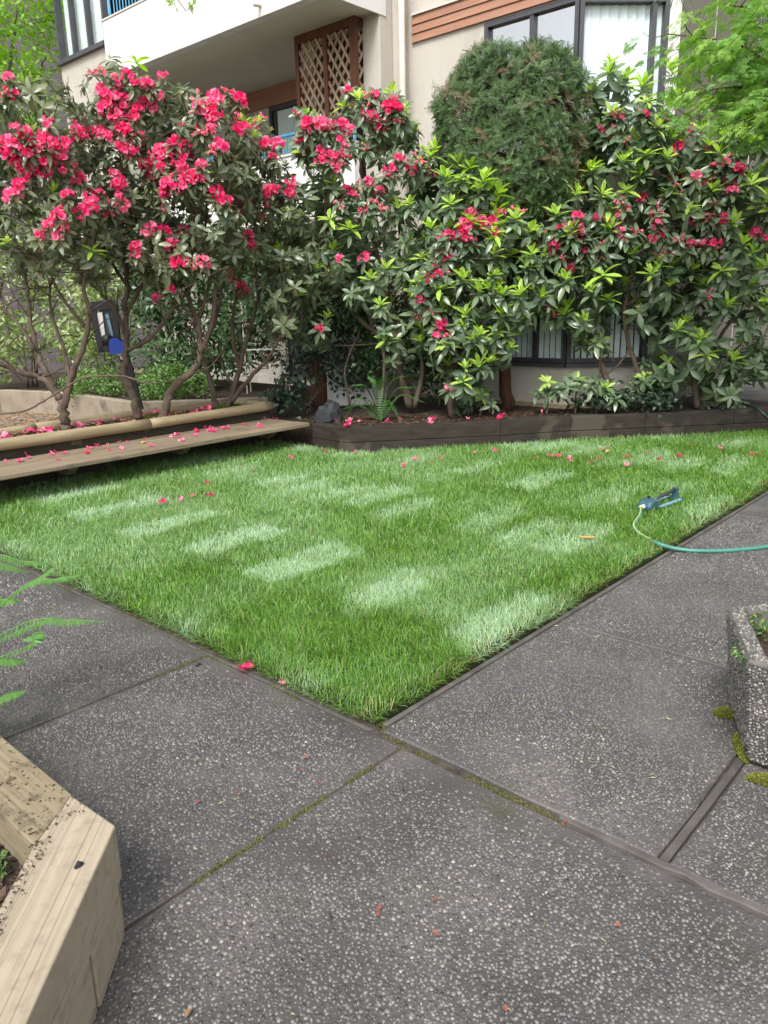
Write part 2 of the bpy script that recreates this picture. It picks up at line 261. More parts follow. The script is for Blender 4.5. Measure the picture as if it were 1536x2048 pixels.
class MB:
    """collects shapes in yard coordinates; build() links them as one mesh"""
    def __init__(s): s.V = []; s.F = []; s.fm = []; s.mi = 0
    def add(s, V, F):
        n = len(s.V); s.V.extend([tuple(map(float, v)) for v in V]); s.F.extend([tuple(i + n for i in f) for f in F]); s.fm.extend([s.mi] * len(F)); return s
    def box(s, lo, hi):
        x0, y0, z0 = lo; x1, y1, z1 = hi
        return s.add([(x0, y0, z0), (x1, y0, z0), (x1, y1, z0), (x0, y1, z0), (x0, y0, z1), (x1, y0, z1), (x1, y1, z1), (x0, y1, z1)],
                     [(0, 3, 2, 1), (4, 5, 6, 7), (0, 1, 5, 4), (1, 2, 6, 5), (2, 3, 7, 6), (3, 0, 4, 7)])
    def prism(s, poly, z0, z1, bev=0.0):
        poly = [np.array(p[:2], float) for p in poly]
        a = sum(poly[i][0] * poly[(i + 1) % len(poly)][1] - poly[(i + 1) % len(poly)][0] * poly[i][1] for i in range(len(poly)))
        if a < 0: poly = poly[::-1]
        n = len(poly); rings = [(0, z0)]
        if bev: rings += [(0, z1 - bev), (bev, z1)]
        else: rings += [(0, z1)]
        V = []
        for ins, z in rings:
            for i in range(n):
                p = poly[i]
                if ins:
                    e1 = poly[i] - poly[i - 1]; e2 = poly[(i + 1) % n] - poly[i]
                    n1 = np.array([-e1[1], e1[0]]) / np.hypot(*e1); n2 = np.array([-e2[1], e2[0]]) / np.hypot(*e2)
                    b = n1 + n2; p = p + b * ins / max(0.3, (b @ b) / 2)
                V.append((p[0], p[1], z))
        F = [tuple(range(n - 1, -1, -1)), tuple(range(len(V) - n, len(V)))]
        for k in range(len(rings) - 1):
            for i in range(n):
                j = (i + 1) % n; F.append((k * n + i, k * n + j, (k + 1) * n + j, (k + 1) * n + i))
        return s.add(V, F)
    def obox(s, c, ax, ay, az):
        c, ax, ay, az = map(lambda v: np.array(v, float), (c, ax, ay, az))
        return s.add([c + i * ax + j * ay + k * az for k in (-1, 1) for i, j in ((-1, -1), (1, -1), (1, 1), (-1, 1))],
                     [(0, 3, 2, 1), (4, 5, 6, 7), (0, 1, 5, 4), (1, 2, 6, 5), (2, 3, 7, 6), (3, 0, 4, 7)])
    def tube(s, pts, rad, sides=8, cap=True):
        pts = [np.array(p, float) for p in pts]; n = len(pts)
        if not hasattr(rad, '__len__'): rad = [rad] * n
        V = []; prev = None
        for i, p in enumerate(pts):
            d = pts[min(i + 1, n - 1)] - pts[max(i - 1, 0)]; d = d / (np.linalg.norm(d) + 1e-9)
            if prev is None:
                a = np.array([0, 0, 1.0]) if abs(d[2]) < 0.9 else np.array([1.0, 0, 0]); u = np.cross(d, a)
            else: u = prev - d * (prev @ d)
            u /= np.linalg.norm(u) + 1e-9; prev = u; w = np.cross(d, u)
            for k in range(sides):
                an = 2 * math.pi * k / sides; V.append(p + rad[i] * (u * math.cos(an) + w * math.sin(an)))
        F = []
        for i in range(n - 1):
            for k in range(sides):
                j = (k + 1) % sides; F.append((i * sides + k, i * sides + j, (i + 1) * sides + j, (i + 1) * sides + k))
        if cap: F.append(tuple(range(sides - 1, -1, -1))); F.append(tuple(range((n - 1) * sides, n * sides)))
        return s.add(V, F)
    def build(s, name, mats, parent=None, smooth=False, kind=None, bevel=0):
        off = ORG.get(parent.name, np.zeros(3)) if parent is not None else np.zeros(3)
        V = np.array(s.V) - off
        o = link(name, raw_mesh(name, V, s.F, mats, smooth, s.fm if s.mi else None), parent, kind=kind)
        ORG[o.name] = off
        if bevel:
            b = o.modifiers.new('bevel', 'BEVEL'); b.width = bevel; b.segments = 2; b.limit_method = 'ANGLE'
        return o
def struct(o, label=None):
    o['kind'] = 'structure'
    if label: o['label'] = label
    return o
def spline(pts, n):
    """smooth points through pts"""
    P = [np.array(p, float) for p in pts]; P = [2 * P[0] - P[1]] + P + [2 * P[-1] - P[-2]]; out = []
    for i in range(1, len(P) - 2):
        for k in range(n):
            t = k / n; a, b, c, d = P[i - 1], P[i], P[i + 1], P[i + 2]
            out.append(0.5 * ((2 * b) + (-a + c) * t + (2 * a - 5 * b + 4 * c - d) * t * t + (-a + 3 * b - 3 * c + d) * t ** 3))
    out.append(P[-2]); return out
def rot_to(v, spin=0.0):
    return (Vector([float(x) for x in v]).to_track_quat('Z', 'Y') @ Euler((0, 0, spin)).to_quaternion()).to_euler()

# ================================================================== LARGE STRUCTURE
# ---- ground out to the horizon
g = MB(); g.add([(-400, -400, -0.09), (400, -400, -0.09), (400, 400, -0.09), (-400, 400, -0.09)], [(0, 1, 2, 3)])
struct(g.build('ground', M['yard']), 'bare brown earth reaching out behind the buildings')
# ---- yard behind the log bed
g = MB(); g.prism([(-9, 5.9), (3.9, 5.9), (3.9, 6.4), (3.3, 7.0), (3.3, 9.9), (2.9, 10.6), (-9, 12.5)], -0.085, 0.1); struct(g.build('yard', M['yard']), 'bare yard behind the log bed strewn with dry leaves')
# ---- soil of the planted bed along the building
BED = [(3.79, 4.42), (3.77, 3.88), (5.08, 2.80), (5.78, 2.33), (6.42, 1.75), (7.25, 1.06), (8.6, -0.05)]
g = MB(); g.prism([(3.88, 4.45), (3.87, 3.93), (5.12, 2.9), (5.8, 2.44), (6.45, 1.86), (7.3, 1.15), (8.7, 0.0), (12, 0.0), (12, 6), (7.8, 6.9), (7.4, 6.9), (6.6, 8.0), (4.2, 8.0), (4.2, 6.2), (3.9, 5.9)], -0.085, 0.29)
bed_soil = struct(g.build('bed_soil', M['soil']), 'dark soil of the raised bed in front of the building')
# ---- lawn sheet
g = MB(); g.prism([(-0.0, 0.0), (8.6, 0.0), (8.5, 0.05), (7.2, 1.1), (6.38, 1.8), (5.74, 2.37), (5.04, 2.84), (3.75, 3.9), (3.77, 5.14), (-0.0, 5.14)], -0.085, 0.018)
struct(g.build('lawn', M['turfsoil']), 'square of newly laid turf between the paths and the bench')

# ---- paths: slabs of exposed aggregate
path = thing('path', 'exposed aggregate concrete slabs paving the corner around the lawn', 'path', (-0.6, -0.6, 0)); path['kind'] = 'structure'
del path['category']
XS = -0.05
slabs = []
for y0, y1 in ((-2.65, -0.2), (-0.2, 1.02), (1.02, 2.2), (2.2, 3.42), (3.42, 4.64), (4.64, 5.86)): slabs.append((-1.60 if y0 < -2 else -1.33, XS - 0.018, y0, y1))
for x0, x1 in ((XS, 1.31), (1.31, 2.6), (2.6, 3.9), (3.9, 5.2), (5.2, 6.5), (6.5, 8.2)): slabs.append((x0, x1, -1.17, -0.075))
for x0, x1 in ((XS, 1.31), (1.31, 2.6), (2.6, 3.9), (3.9, 5.2)): slabs.append((x0, x1, -2.4, -1.198))
for y0, y1 in ((-3.9, -2.65),): slabs.append((-1.33, XS - 0.045, y0, y1))
for y0, y1 in ((-2.65, -0.75), (-3.9, -2.65)): slabs.append((-2.65, -1.60, y0, y1))
SLABZ = {}
for k, (x0, x1, y0, y1) in enumerate(slabs):
    gp = 0.005; z = rnd.uniform(-0.004, 0.004) + (0.008 if x0 >= XS else 0)
    if k == 0: z = -0.004
    b = MB(); pts = []
    for (ax, ay), (bx, by) in (((x0, y0), (x1, y0)), ((x1, y0), (x1, y1)), ((x1, y1), (x0, y1)), ((x0, y1), (x0, y0))):
        for t in (0, 0.2, 0.4, 0.6, 0.8):
            px = ax + (bx - ax) * t; py = ay + (by - ay) * t
            if t > 0:
                px += rnd.uniform(-0.005, 0.005); py += rnd.uniform(-0.005, 0.005)
            cx, cy = (x0 + x1) / 2, (y0 + y1) / 2
            pts.append((px + (gp if px < cx else -gp) * (abs(px - cx) > 0.4 * (x1 - x0)), py + (gp if py < cy else -gp) * (abs(py - cy) > 0.4 * (y1 - y0))))
    b.prism(pts, -0.082, z, 0.006); b.build('paving_slab', M['slab'], path); SLABZ[(x0, x1, y0, y1)] = z
g = MB(); g.prism([(-2.66, -3.9), (9, -3.9), (9, -0.06), (-0.02, -0.06), (-0.02, 5.8), (-1.34, 5.8), (-1.34, -0.8), (-2.66, -0.8)], -0.08, -0.007)
g.build('joint_filling', M['joint'], path)
# pebbles cast into the slabs
def pebbles(specs, name, parent, mat, off):
    Vs = []; Fs = []; base = 0
    for P, R, Az, N, T in specs:      # centres, radii, spin, normals, tangents
        n = len(P); k = 6; an = np.arange(k) * 2 * math.pi / k
        asp = RN.uniform(0.55, 0.95, n); B = np.cross(N, T)
        ca, sa = np.cos(Az), np.sin(Az)
        T2 = T * ca[:, None] + B * sa[:, None]; B2 = -T * sa[:, None] + B * ca[:, None]
        rings = []
        for rr, hh in ((1.0, -0.10), (0.62, 0.55)):
            jit = RN.uniform(0.88, 1.12, (n, k))
            ring = P[:, None, :] + (R[:, None] * rr * jit * np.cos(an))[:, :, None] * T2[:, None, :] + (R[:, None] * rr * jit * asp[:, None] * np.sin(an))[:, :, None] * B2[:, None, :] + (R * hh)[:, None, None] * N[:, None, :]
            rings.append(ring)
        V = np.concatenate(rings, 1); m = 2 * k
        q = []
        for r in range(1):
            for i in range(k):
                j = (i + 1) % k; a, b_, c, d = r * k + i, r * k + j, (r + 1) * k + j, (r + 1) * k + i; q += [(a, b_, c), (a, c, d)]
        for i in range(1, k - 1): q.append((k, k + i, k + i + 1))
        q = np.array(q); Fs.append((q[None] + (np.arange(n) * m)[:, None, None] + base).reshape(-1, 3)); Vs.append(V.reshape(-1, 3)); base += n * m
    V = np.concatenate(Vs) - off
    o = link(name, raw_mesh(name, V, np.concatenate(Fs), mat, True), parent, kind='stuff'); ORG[o.name] = off
    return o
def hashnoise(x, y, s, seed):
    """smooth value noise 0..1"""
    r = np.random.default_rng(seed).random((64, 64)); u = x * s + 100; v = y * s + 100
    i = np.floor(u).astype(int); j = np.floor(v).astype(int); f = u - i; h = v - j; f = f * f * (3 - 2 * f); h = h * h * (3 - 2 * h)
    R = lambda a, b: r[a % 64, b % 64]
    return R(i, j) * (1 - f) * (1 - h) + R(i + 1, j) * f * (1 - h) + R(i, j + 1) * (1 - f) * h + R(i + 1, j + 1) * f * h
specs = []
for k, (x0, x1, y0, y1) in enumerate(slabs):
    cxy = np.array([(x0 + x1) / 2, (max(y0, -1.7) + y1) / 2, 0]); dist = np.linalg.norm(cxy[:2] - CAM[:2])
    if dist > 6.6 or y1 < -1.4 or x1 < -1.3 or (x0 > 1 and y1 < -1.2): continue
    dense = x0 >= XS
    sp = 0.0122 if dense else 0.0146
    if dist > 4.2: sp *= 1.3
    gx, gy = np.meshgrid(np.arange(x0 + 0.02, x1 - 0.02, sp), np.arange(max(y0, -1.7) + 0.02, y1 - 0.02, sp * 0.9))
    gx = gx + (np.arange(gx.shape[0]) % 2)[:, None] * sp / 2
    x = gx.ravel() + RN.uniform(-0.42, 0.42, gx.size) * sp; y = gy.ravel() + RN.uniform(-0.42, 0.42, gx.size) * sp
    nz = 0.6 * hashnoise(x, y, 2.6, 3) + 0.4 * hashnoise(x, y, 9, 4)
    keep = RN.random(x.size) < np.clip((1.0 if dense else 0.95) * np.clip((nz - 0.04) * 5.0, 0.6, 1), 0, 1)
    ed = np.minimum(np.minimum(x - x0, x1 - x), np.minimum(y - y0, y1 - y))
    if not dense: # a film of washed-in mud along the turf
        film = np.clip(1 - (x1 - x) / (0.10 + 0.16 * hashnoise(x, y, 3, 9)), 0, 1); keep &= RN.random(x.size) > film * 1.15
    keep &= RN.random(x.size) < np.clip(ed / 0.03, 0.1, 1)
    x, y = x[keep], y[keep]; n = len(x)
    R = RN.uniform(0.0042, 0.0075, n) * (0.92 if dense else 1.10) * np.where(RN.random(n) < 0.08, 1.25, 1.0)
    if dist > 4.2: R = R * 1.25
    P = np.stack([x, y, np.full(n, SLABZ[(x0, x1, y0, y1)] - 0.0006) + RN.uniform(-0.0012, 0.0004, n)], 1)
    Nn = np.tile([0, 0, 1.0], (n, 1)) + RN.normal(0, 0.12, (n, 3)) * [1, 1, 0]; Nn /= np.linalg.norm(Nn, axis=1)[:, None]
    T = np.cross(np.tile([0, 1.0, 0], (n, 1)), Nn); T /= np.linalg.norm(T, axis=1)[:, None]
    specs.append((P, R, RN.uniform(0, 6.28, n), Nn, T))
pebbles(specs, 'pebbles', path, M['pebble'], ORG[path.name])

# ---- edging boards let in between turf and slabs
EDG = 'dark timber strips edging the paving'
for x0, x1, lb in ((0.0, 1.86, 'weathered grey timber edging board starting at the near corner of the lawn'), (1.87, 4.2, 'weathered grey timber edging board along the lawn under the green hose'), (4.21, 8.0, 'weathered grey timber edging board by the lawn beyond the sprinkler')):
    b = MB(); b.box((x0, -0.066, -0.08), (x1, -0.040, 0.004)); tag(b.build('edging_board', M['edging'], bevel=0.005), lb, 'edging', EDG)
b = MB(); b.box((XS - 0.016, -0.03, -0.08), (XS + 0.006, 5.6, -0.004)); tag(b.build('edging_board', M['edging'], bevel=0.005), 'sunken dark edging board along the lawn side facing the raised planter', 'edging', EDG)
b = MB(); b.prism([(XS - 0.022, -0.86), (XS - 0.004, -0.85), (XS + 0.003, -1.0), (XS + 0.003, -1.7), (XS - 0.022, -1.7), (XS - 0.024, -1.42), (XS - 0.032, -1.33), (XS - 0.016, -1.26), (XS - 0.027, -1.20), (XS - 0.025, -1.05)], -0.08, 0.012, 0.004)
tag(b.build('edging_board', M['edging']), 'broken dark timber strip between two slabs below the pebbled planter', 'edging', EDG)
b = MB(); b.box((XS + 0.012, -1.199, -0.08), (0.72, -1.173, 0.006)); tag(b.build('edging_board', M['edging'], bevel=0.003), 'dark timber strip running from the slab joint to the pebbled planter', 'edging', EDG)

# ---- the apartment building
XF = 6.55
B = thing('apartment_building', 'beige stucco apartment building with balconies and a chamfered window bay', 'building', (XF, 2.85, 0))
def prism_part(name, poly, z0, z1, m, parent=B): b = MB(); b.prism(poly, z0, z1); return b.build(name, M[m], parent)
def bxp(name, lo, hi, m, parent=B, bevel=0): b = MB(); b.box(lo, hi); return b.build(name, M[m], parent, bevel=bevel)
CH0 = np.array([6.55, 2.85]); CH1 = np.array([7.35, 2.05]); CD = (CH1 - CH0) / np.linalg.norm(CH1 - CH0); CN = np.array([-CD[1], CD[0]]) * -1
if CN @ (CAM[:2] - CH0) < 0: CN = -CN
# walls, thick, with window openings between them
def fwall(y0, y1, z0, z1, m='stucco', name='wall'): return bxp(name, (XF, y0, z0), (XF + 0.2, y1, z1), m)
fwall(2.85, 5.30, -0.08, 0.83)           # below the ground-floor window
fwall(3.75, 5.30, 0.83, 2.25)
fwall(2.85, 5.30, 2.25, 3.10)            # between the storeys
fwall(4.10, 5.30, 3.10, 4.76)
fwall(2.85, 5.30, 4.76, 6.6)
def cwall(t0, t1, z0, z1, name='wall', m='stucco', th=0.2, out=0.0):
    a = CH0 + CD * t0 + CN * out; c = CH0 + CD * t1 + CN * out; b = MB(); b.prism([a, c, c - CN * th, a - CN * th], z0, z1); return b.build(name, M[m], B)
CL = float(np.linalg.norm(CH1 - CH0))
cwall(0, CL, -0.08, 0.83); cwall(0, CL, 2.25, 3.10); cwall(0, CL, 4.74, 6.6); cwall(CL - 0.13, CL, 0.83, 2.25); cwall(CL - 0.13, CL, 3.10, 4.74, m='parapet')
bxp('wall', (7.35, 2.05, -0.08), (15, 2.25, 7.5), 'stucco_shade_tint')
for x in (8.35, 9.9): bxp('control_joint', (x, 2.044, 0.3), (x + 0.012, 2.052, 7.5), 'soffit')
for z in (2.95, 5.35): bxp('control_joint', (7.36, 2.043, z), (15, 2.053, z + 0.02), 'dark_frame')
# plinth ledge
b = MB(); a0, a1 = CH0 + CN * 0.06, CH1 + CN * 0.06
b.prism([(XF - 0.06, 5.3), (XF - 0.06, 2.83), (a1[0], a1[1]), (CH1[0] - 0.002, CH1[1] - 0.002), (XF - 0.002, 2.849), (XF - 0.002, 5.3)], 0.28, 0.335); b.build('plinth_ledge', M['log'], B)
# dark rooms behind the windows
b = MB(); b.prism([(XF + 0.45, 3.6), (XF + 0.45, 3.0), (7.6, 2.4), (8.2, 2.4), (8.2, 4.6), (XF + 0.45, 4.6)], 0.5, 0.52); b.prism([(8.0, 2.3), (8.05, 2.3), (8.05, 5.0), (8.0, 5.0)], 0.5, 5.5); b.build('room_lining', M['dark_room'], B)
def window(org, dx, nrm, w, z0, z1, mull, blinds, glass='glass', name='window', slat_w=0.085, gaps=0.0, curtain=None, slat_mat='blind', pitch=1.06, turnr=(0.15, 0.4)):
    """frame, panes and blinds in a wall opening: org is the lower left corner on the wall face, dx runs along the wall"""
    org = np.array([*org, 0.0]); dx = np.array([*dx, 0.0]); nr = np.array([*nrm, 0.0]); zz = np.array([0, 0, 1.0])
    fr = MB(); t = 0.05
    def bar(u0, u1, v0, v1, d0=-0.10, d1=0.012):
        fr.obox(org + dx * (u0 + u1) / 2 + zz * (v0 + v1) / 2 + nr * (d0 + d1) / 2, dx * (u1 - u0) / 2, nr * (d1 - d0) / 2, zz * (v1 - v0) / 2)
    bar(0.001, t, z0 + 0.001, z1 - 0.001); bar(w - t, w - 0.001, z0 + 0.001, z1 - 0.001); bar(t, w - t, z0 + 0.001, z0 + t); bar(t, w - t, z1 - t, z1 - 0.001)
    for mu in mull: bar(mu - 0.025, mu + 0.025, z0 + t, z1 - t, -0.09, 0.0)
    win = fr.build(name, M['dark_frame'], B)
    edges = [t] + list(mull) + [w - t]
    for a, c in zip(edges[:-1], edges[1:]):
        p = MB(); p.obox(org + dx * (a + c) / 2 + zz * (z0 + z1) / 2 - nr * 0.05, dx * ((c - a) / 2 - 0.005), nr * 0.004, zz * ((z1 - z0) / 2 - t + 0.004)); p.build('pane', M[glass], win)
    sx = MB(); sx.obox(org + dx * w / 2 + zz * (z0 - 0.025) + nr * 0.02, dx * (w / 2 + 0.02), nr * 0.05, zz * 0.022); sx.build('sill', M['dark_frame'], win)
    if blinds:
        u = t + slat_w / 2
        while u < w - t - slat_w / 3:
            if rnd.random() >= gaps:
                an = rnd.uniform(*turnr)
                d = dx * math.cos(an) + nr * math.sin(an); e = np.cross(d, zz)
                s_ = MB(); s_.obox(org + dx * u + zz * ((z0 + z1) / 2 + 0.0) - nr * 0.095, d * slat_w * 0.5, e * 0.0015, zz * ((z1 - z0) / 2 - 0.03)); s_.build('blind_slat', M[slat_mat], win)
            u += slat_w * pitch
    if curtain:
        V = []; F = []; n = 40
        for i in range(n + 1):
            uu = t + (w - 2 * t) * i / n; q = org + dx * uu - nr * (0.15 + 0.025 * math.sin(i * 1.9))
            V += [q + zz * (z0 + 0.02), q + zz * (z1 - 0.02)]
            if i: F.append((2 * i - 2, 2 * i, 2 * i + 1, 2 * i - 1))
        cu = MB(); cu.add(V, F); cu.build('curtain', M[curtain], win, True)
    return win
dB = (0, 1)
window((XF, 2.852), (0, 1), (-1, 0), 0.895, 0.835, 2.248, [0.45], True, slat_w=0.06, pitch=1.35, turnr=(0.3, 0.6))
window(CH0 + CD * 0.005, CD, CN, CL - 0.14, 0.835, 2.248, [0.5], True, slat_w=0.06, pitch=1.35, turnr=(0.3, 0.6))
window((XF, 2.852), (0, 1), (-1, 0), 1.245, 3.105, 4.755, [0.60], False, glass='glass_sky', curtain='curtain')
window(CH0 + CD * 0.005, CD, CN, CL - 0.14, 3.105, 4.735, [CL - 0.14 - 0.16], True, slat_w=0.095)
# siding boards above the windows
for k in range(3):
    z = 4.775 + k * 0.1; b = MB(); b.add([(XF - 0.035, 2.9, z), (XF - 0.001, 2.9, z), (XF - 0.001, 2.9, z + 0.097), (XF - 0.018, 2.9, z + 0.097), (XF - 0.035, 5.2, z), (XF - 0.001, 5.2, z), (XF - 0.001, 5.2, z + 0.097), (XF - 0.018, 5.2, z + 0.097)],
        [(0, 1, 2, 3), (7, 6, 5, 4), (0, 3, 7, 4), (1, 5, 6, 2), (0, 4, 5, 1), (3, 2, 6, 7)]); b.build('siding_board', M['siding'], B)
bxp('siding_trim', (XF - 0.045, 2.9, 5.077), (XF - 0.001, 5.2, 5.10), 'soffit')
# column and downpipe
bxp('column', (6.18, 5.44, -0.08), (XF + 0.1, 5.74, 7.0), 'stucco', bevel=0.01)
bxp('column', (6.42, 5.29, -0.08), (XF + 0.1, 5.438, 7.0), 'stucco', bevel=0.01)
b = MB(); b.tube([(6.37, 5.235, 0.3), (6.37, 5.235, 7.0)], 0.042, 12); dp = b.build('downpipe', M['pipe'], B, True)
for z in (1.6, 3.4, 5.3): bxp('pipe_bracket', (6.32, 5.185, z), (6.425, 5.285, z + 0.03), 'pipe', dp)
# upper balcony: parapet, soffit, drains
XP = 5.18; ZS = 5.10
bxp('soffit', (XP + 0.14, 5.45, ZS), (7.6, 10.4, ZS + 0.15), 'soffit')
par = bxp('balcony_parapet', (XP, 5.43, ZS - 0.02), (XP + 0.14, 10.28, 5.86), 'parapet', bevel=0.006)
bxp('parapet_cap', (XP - 0.012, 5.41, 5.862), (XP + 0.16, 10.30, 5.885), 'soffit', par)
bxp('balcony_parapet', (XP + 0.142, 5.43, ZS - 0.02), (6.30, 5.448, 5.86), 'parapet')
bxp('balcony_parapet', (XP + 0.142, 10.14, ZS - 0.02), (6.6, 10.28, 5.86), 'parapet')
for px, py in ((492 / 2, 264 / 2), (1042 / 2, 22 / 2)):
    d = ray(px, py); q = CAM + d * ((XP - CAM[0]) / d[0]); b = MB(); b.tube([q + [0.03, 0, 0], q + [-0.10, 0.0, -0.012]], 0.023, 10, False); b.tube([q + [-0.10, 0, -0.012], q + [0.0, 0, 0.0]], 0.019, 10, True); b.build('drain_spout', M['pipe'], B, True)
# blue rail and balusters on the upper parapet
def railing(x, y0, y1, z0, z1, step=0.085):
    b = MB(); b.tube(spline([(x, y0, z0 + 0.02), (x, y0, z1 - 0.06), (x, y0 + 0.06, z1), (x, y1 - 0.06, z1), (x, y1, z1 - 0.06), (x, y1, z0 + 0.02)], 5), 0.024, 8); rl = b.build('railing', M['blue'], B, True)
    y = y0 + 0.1
    while y < y1 - 0.05: b = MB(); b.tube([(x, y, z0 + 0.01), (x, y, z1 - 0.02)], 0.008, 6); b.build('baluster', M['blue'], rl); y += step
    return rl
railing(XP + 0.07, 8.3, 10.15, 5.885, 6.3)
# left bay beyond the balcony
bxp('wall', (5.32, 10.42, 2.6), (6.9, 11.98, 5.60), 'stucco')
bxp('wall', (5.32, 10.30, 6.9), (6.9, 11.98, 7.6), 'stucco')
bxp('wall', (6.9, 10.3, -0.08), (7.2, 12.0, 7.6), 'stucco')
bxp('window_ledge', (5.27, 10.30, 5.602), (5.45, 12.02, 5.635), 'dark_frame')
window((5.32, 10.45), (0, 1), (-1, 0), 1.53, 5.64, 6.898, [0.55, 1.05], False, curtain='curtain')
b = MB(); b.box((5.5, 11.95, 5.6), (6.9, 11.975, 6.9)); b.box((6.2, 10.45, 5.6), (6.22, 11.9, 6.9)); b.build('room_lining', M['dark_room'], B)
# lower balcony recess
bxp('wall', (7.42, 5.76, -0.08), (7.6, 9.85, 5.099), 'stucco')
b = MB(); b.prism([(7.42, 9.85), (6.2, 11.0), (6.3, 11.1), (7.6, 9.95)], -0.08, 5.099); b.build('wall', M['stucco'], B)
for k in range(3):
    z = 4.80 + k * 0.1; bxp('siding_board', (7.385 + 0.008 * k, 5.76, z), (7.418, 9.83, z + 0.096), 'siding')
    b = MB(); b.prism([(7.39 + 0.008 * k, 9.83), (6.17 + 0.008 * k, 10.98), (6.2, 10.998), (7.418, 9.848)], z, z + 0.096); b.build('siding_board', M['siding'], B)
bxp('balcony_floor', (5.95, 5.745, 2.75), (7.42, 10.2, 2.93), 'soffit')
lp = bxp('balcony_parapet', (5.97, 5.745, 2.70), (6.12, 10.2, 3.62), 'parapet', bevel=0.006)
bxp('parapet_cap', (5.95, 5.74, 3.622), (6.14, 10.22, 3.65), 'soffit', lp)
railing(6.05, 5.80, 10.1, 3.65, 3.91, 0.06)
dw = MB()
for y0, y1 in ((8.05, 8.11), (8.97, 9.03)): dw.box((7.36, y0, 2.93), (7.418, y1, 4.78))
dw.box((7.36, 8.11, 4.72), (7.418, 8.97, 4.78)); dw.box((7.36, 8.11, 2.93), (7.418, 8.97, 3.0)); dr = dw.build('balcony_door', M['dark_frame'], B)
bxp('pane', (7.385, 8.112, 3.002), (7.39, 8.968, 4.718), 'glass', dr)
bxp('pane_backing', (7.405, 8.112, 3.002), (7.412, 8.968, 4.718), 'dark_room', dr)
V = []; F = []
for i in range(26):
    y = 8.3 + 0.55 * i / 25; x = 7.397 + 0.005 * math.sin(i * 2.0); V += [(x, y, 3.05), (x, y, 4.7)]
    if i: F.append((2 * i - 2, 2 * i, 2 * i + 1, 2 * i - 1))
b = MB(); b.add(V, F); b.build('curtain', M['curtain'], dr, True)
bxp('wall_box', (7.24, 9.35, 4.28), (7.419, 9.62, 4.52), 'pipe', bevel=0.01)
bxp('added_lattice_backing', (6.50, 5.76, 2.94), (7.41, 6.98, 5.09), 'lattice_backing')  # made-up dark block, added so the lattice gaps look shaded
# patio door under the lower balcony
dw = MB()
for y in (6.3, 7.15, 8.0, 8.85): dw.box((7.35, y, 0.3), (7.418, y + 0.06, 2.4))
dw.box((7.36, 6.36, 2.34), (7.418, 8.85, 2.4)); dr = dw.build('patio_door', M['dark_frame'], B)
for y in (6.36, 7.21, 8.06): bxp('pane', (7.385, y + 0.002, 0.302), (7.39, y + 0.788, 2.338), 'glass', dr)
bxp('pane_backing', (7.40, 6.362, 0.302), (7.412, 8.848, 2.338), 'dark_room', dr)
# lattice screen between the balconies
ls = MB(); XL = 6.05; Y0, Y1, Z0, Z1 = 5.72, 6.86, 3.93, ZS - 0.003; SX1 = 6.42
for y0, y1, z0, z1 in ((Y0, Y0 + 0.10, Z0, Z1), (Y1 - 0.07, Y1, Z0, Z1), (6.24, 6.31, Z0, Z1 - 0.1), (Y0 + 0.1, Y1 - 0.07, Z1 - 0.10, Z1), (Y0 + 0.1, Y1 - 0.07, Z0, Z0 + 0.06)): ls.box((XL - 0.03, y0, z0), (XL + 0.03, y1, z1))
ls.box((XL + 0.03, Y0 + 0.001, Z1 - 0.10), (6.179, Y0 + 0.018, Z1))
lat = ls.build('lattice_screen', M['lattice_frame'], B)
def slats(org, du, w, z0, z1, nrm):
    org = np.array(org, float); du = np.array(du, float); nr = np.array(nrm, float); step = 0.128; ang = math.radians(56)
    for sgn, dep in ((1, -0.012), (-1, 0.012)):
        H = z1 - z0; k = -H / math.tan(ang) - 0.1
        while k < w + H / math.tan(ang) + 0.1:
            ts = []
            # clip the line u = k + sgn*t*cos, v = t*sin to the panel
            a, c = 0.0, H / math.sin(ang); cu = sgn * math.cos(ang)
            lo, hi = sorted(((0 - k) / cu, (w - k) / cu)); a = max(a, lo); c = min(c, hi)
            if c - a > 0.06:
                u0, v0, u1, v1 = k + cu * a, math.sin(ang) * a, k + cu * c, math.sin(ang) * c
                p0 = org + du * u0 + np.array([0, 0, z0 + v0]) + nr * dep; p1 = org + du * u1 + np.array([0, 0, z0 + v1]) + nr * dep
                d = (p1 - p0) / 2; dn = d / np.linalg.norm(d); sd = np.cross(nr, dn)
                b = MB(); b.obox((p0 + p1) / 2, d, sd * 0.018, nr * 0.0055); b.build('slat', M['lattice'], lat)
            k += step
slats((XL, Y0 + 0.1, 0), (0, 1, 0), 6.24 - Y0 - 0.1, Z0 + 0.06, Z1 - 0.1, (1, 0, 0)); slats((XL, 6.31, 0), (0, 1, 0), Y1 - 0.07 - 6.31, Z0 + 0.06, Z1 - 0.1, (1, 0, 0))
slats((XL + 0.03, Y0 + 0.02, 0), (1, 0, 0), 0.10, Z0, Z1 - 0.1, (0, 1, 0))

# ---- neighbouring building far left
NB = thing('neighbour_building', 'grey shingled building behind the bright green tree', 'building', (10, 19, 0))
bxp('wall', (4.5, 18.5, -0.08), (11, 22, 12), 'neighbour', NB)
for y, z in ((18.49, 4.6),):
    for x in (5.4, 6.6, 7.6):
        wf = bxp('window', (x, y - 0.02, z), (x + 0.6, y + 0.02, z + 1.0), 'white', NB); bxp('pane', (x + 0.06, y - 0.026, z + 0.06), (x + 0.54, y - 0.021, z + 0.94), 'glass_sky', wf)
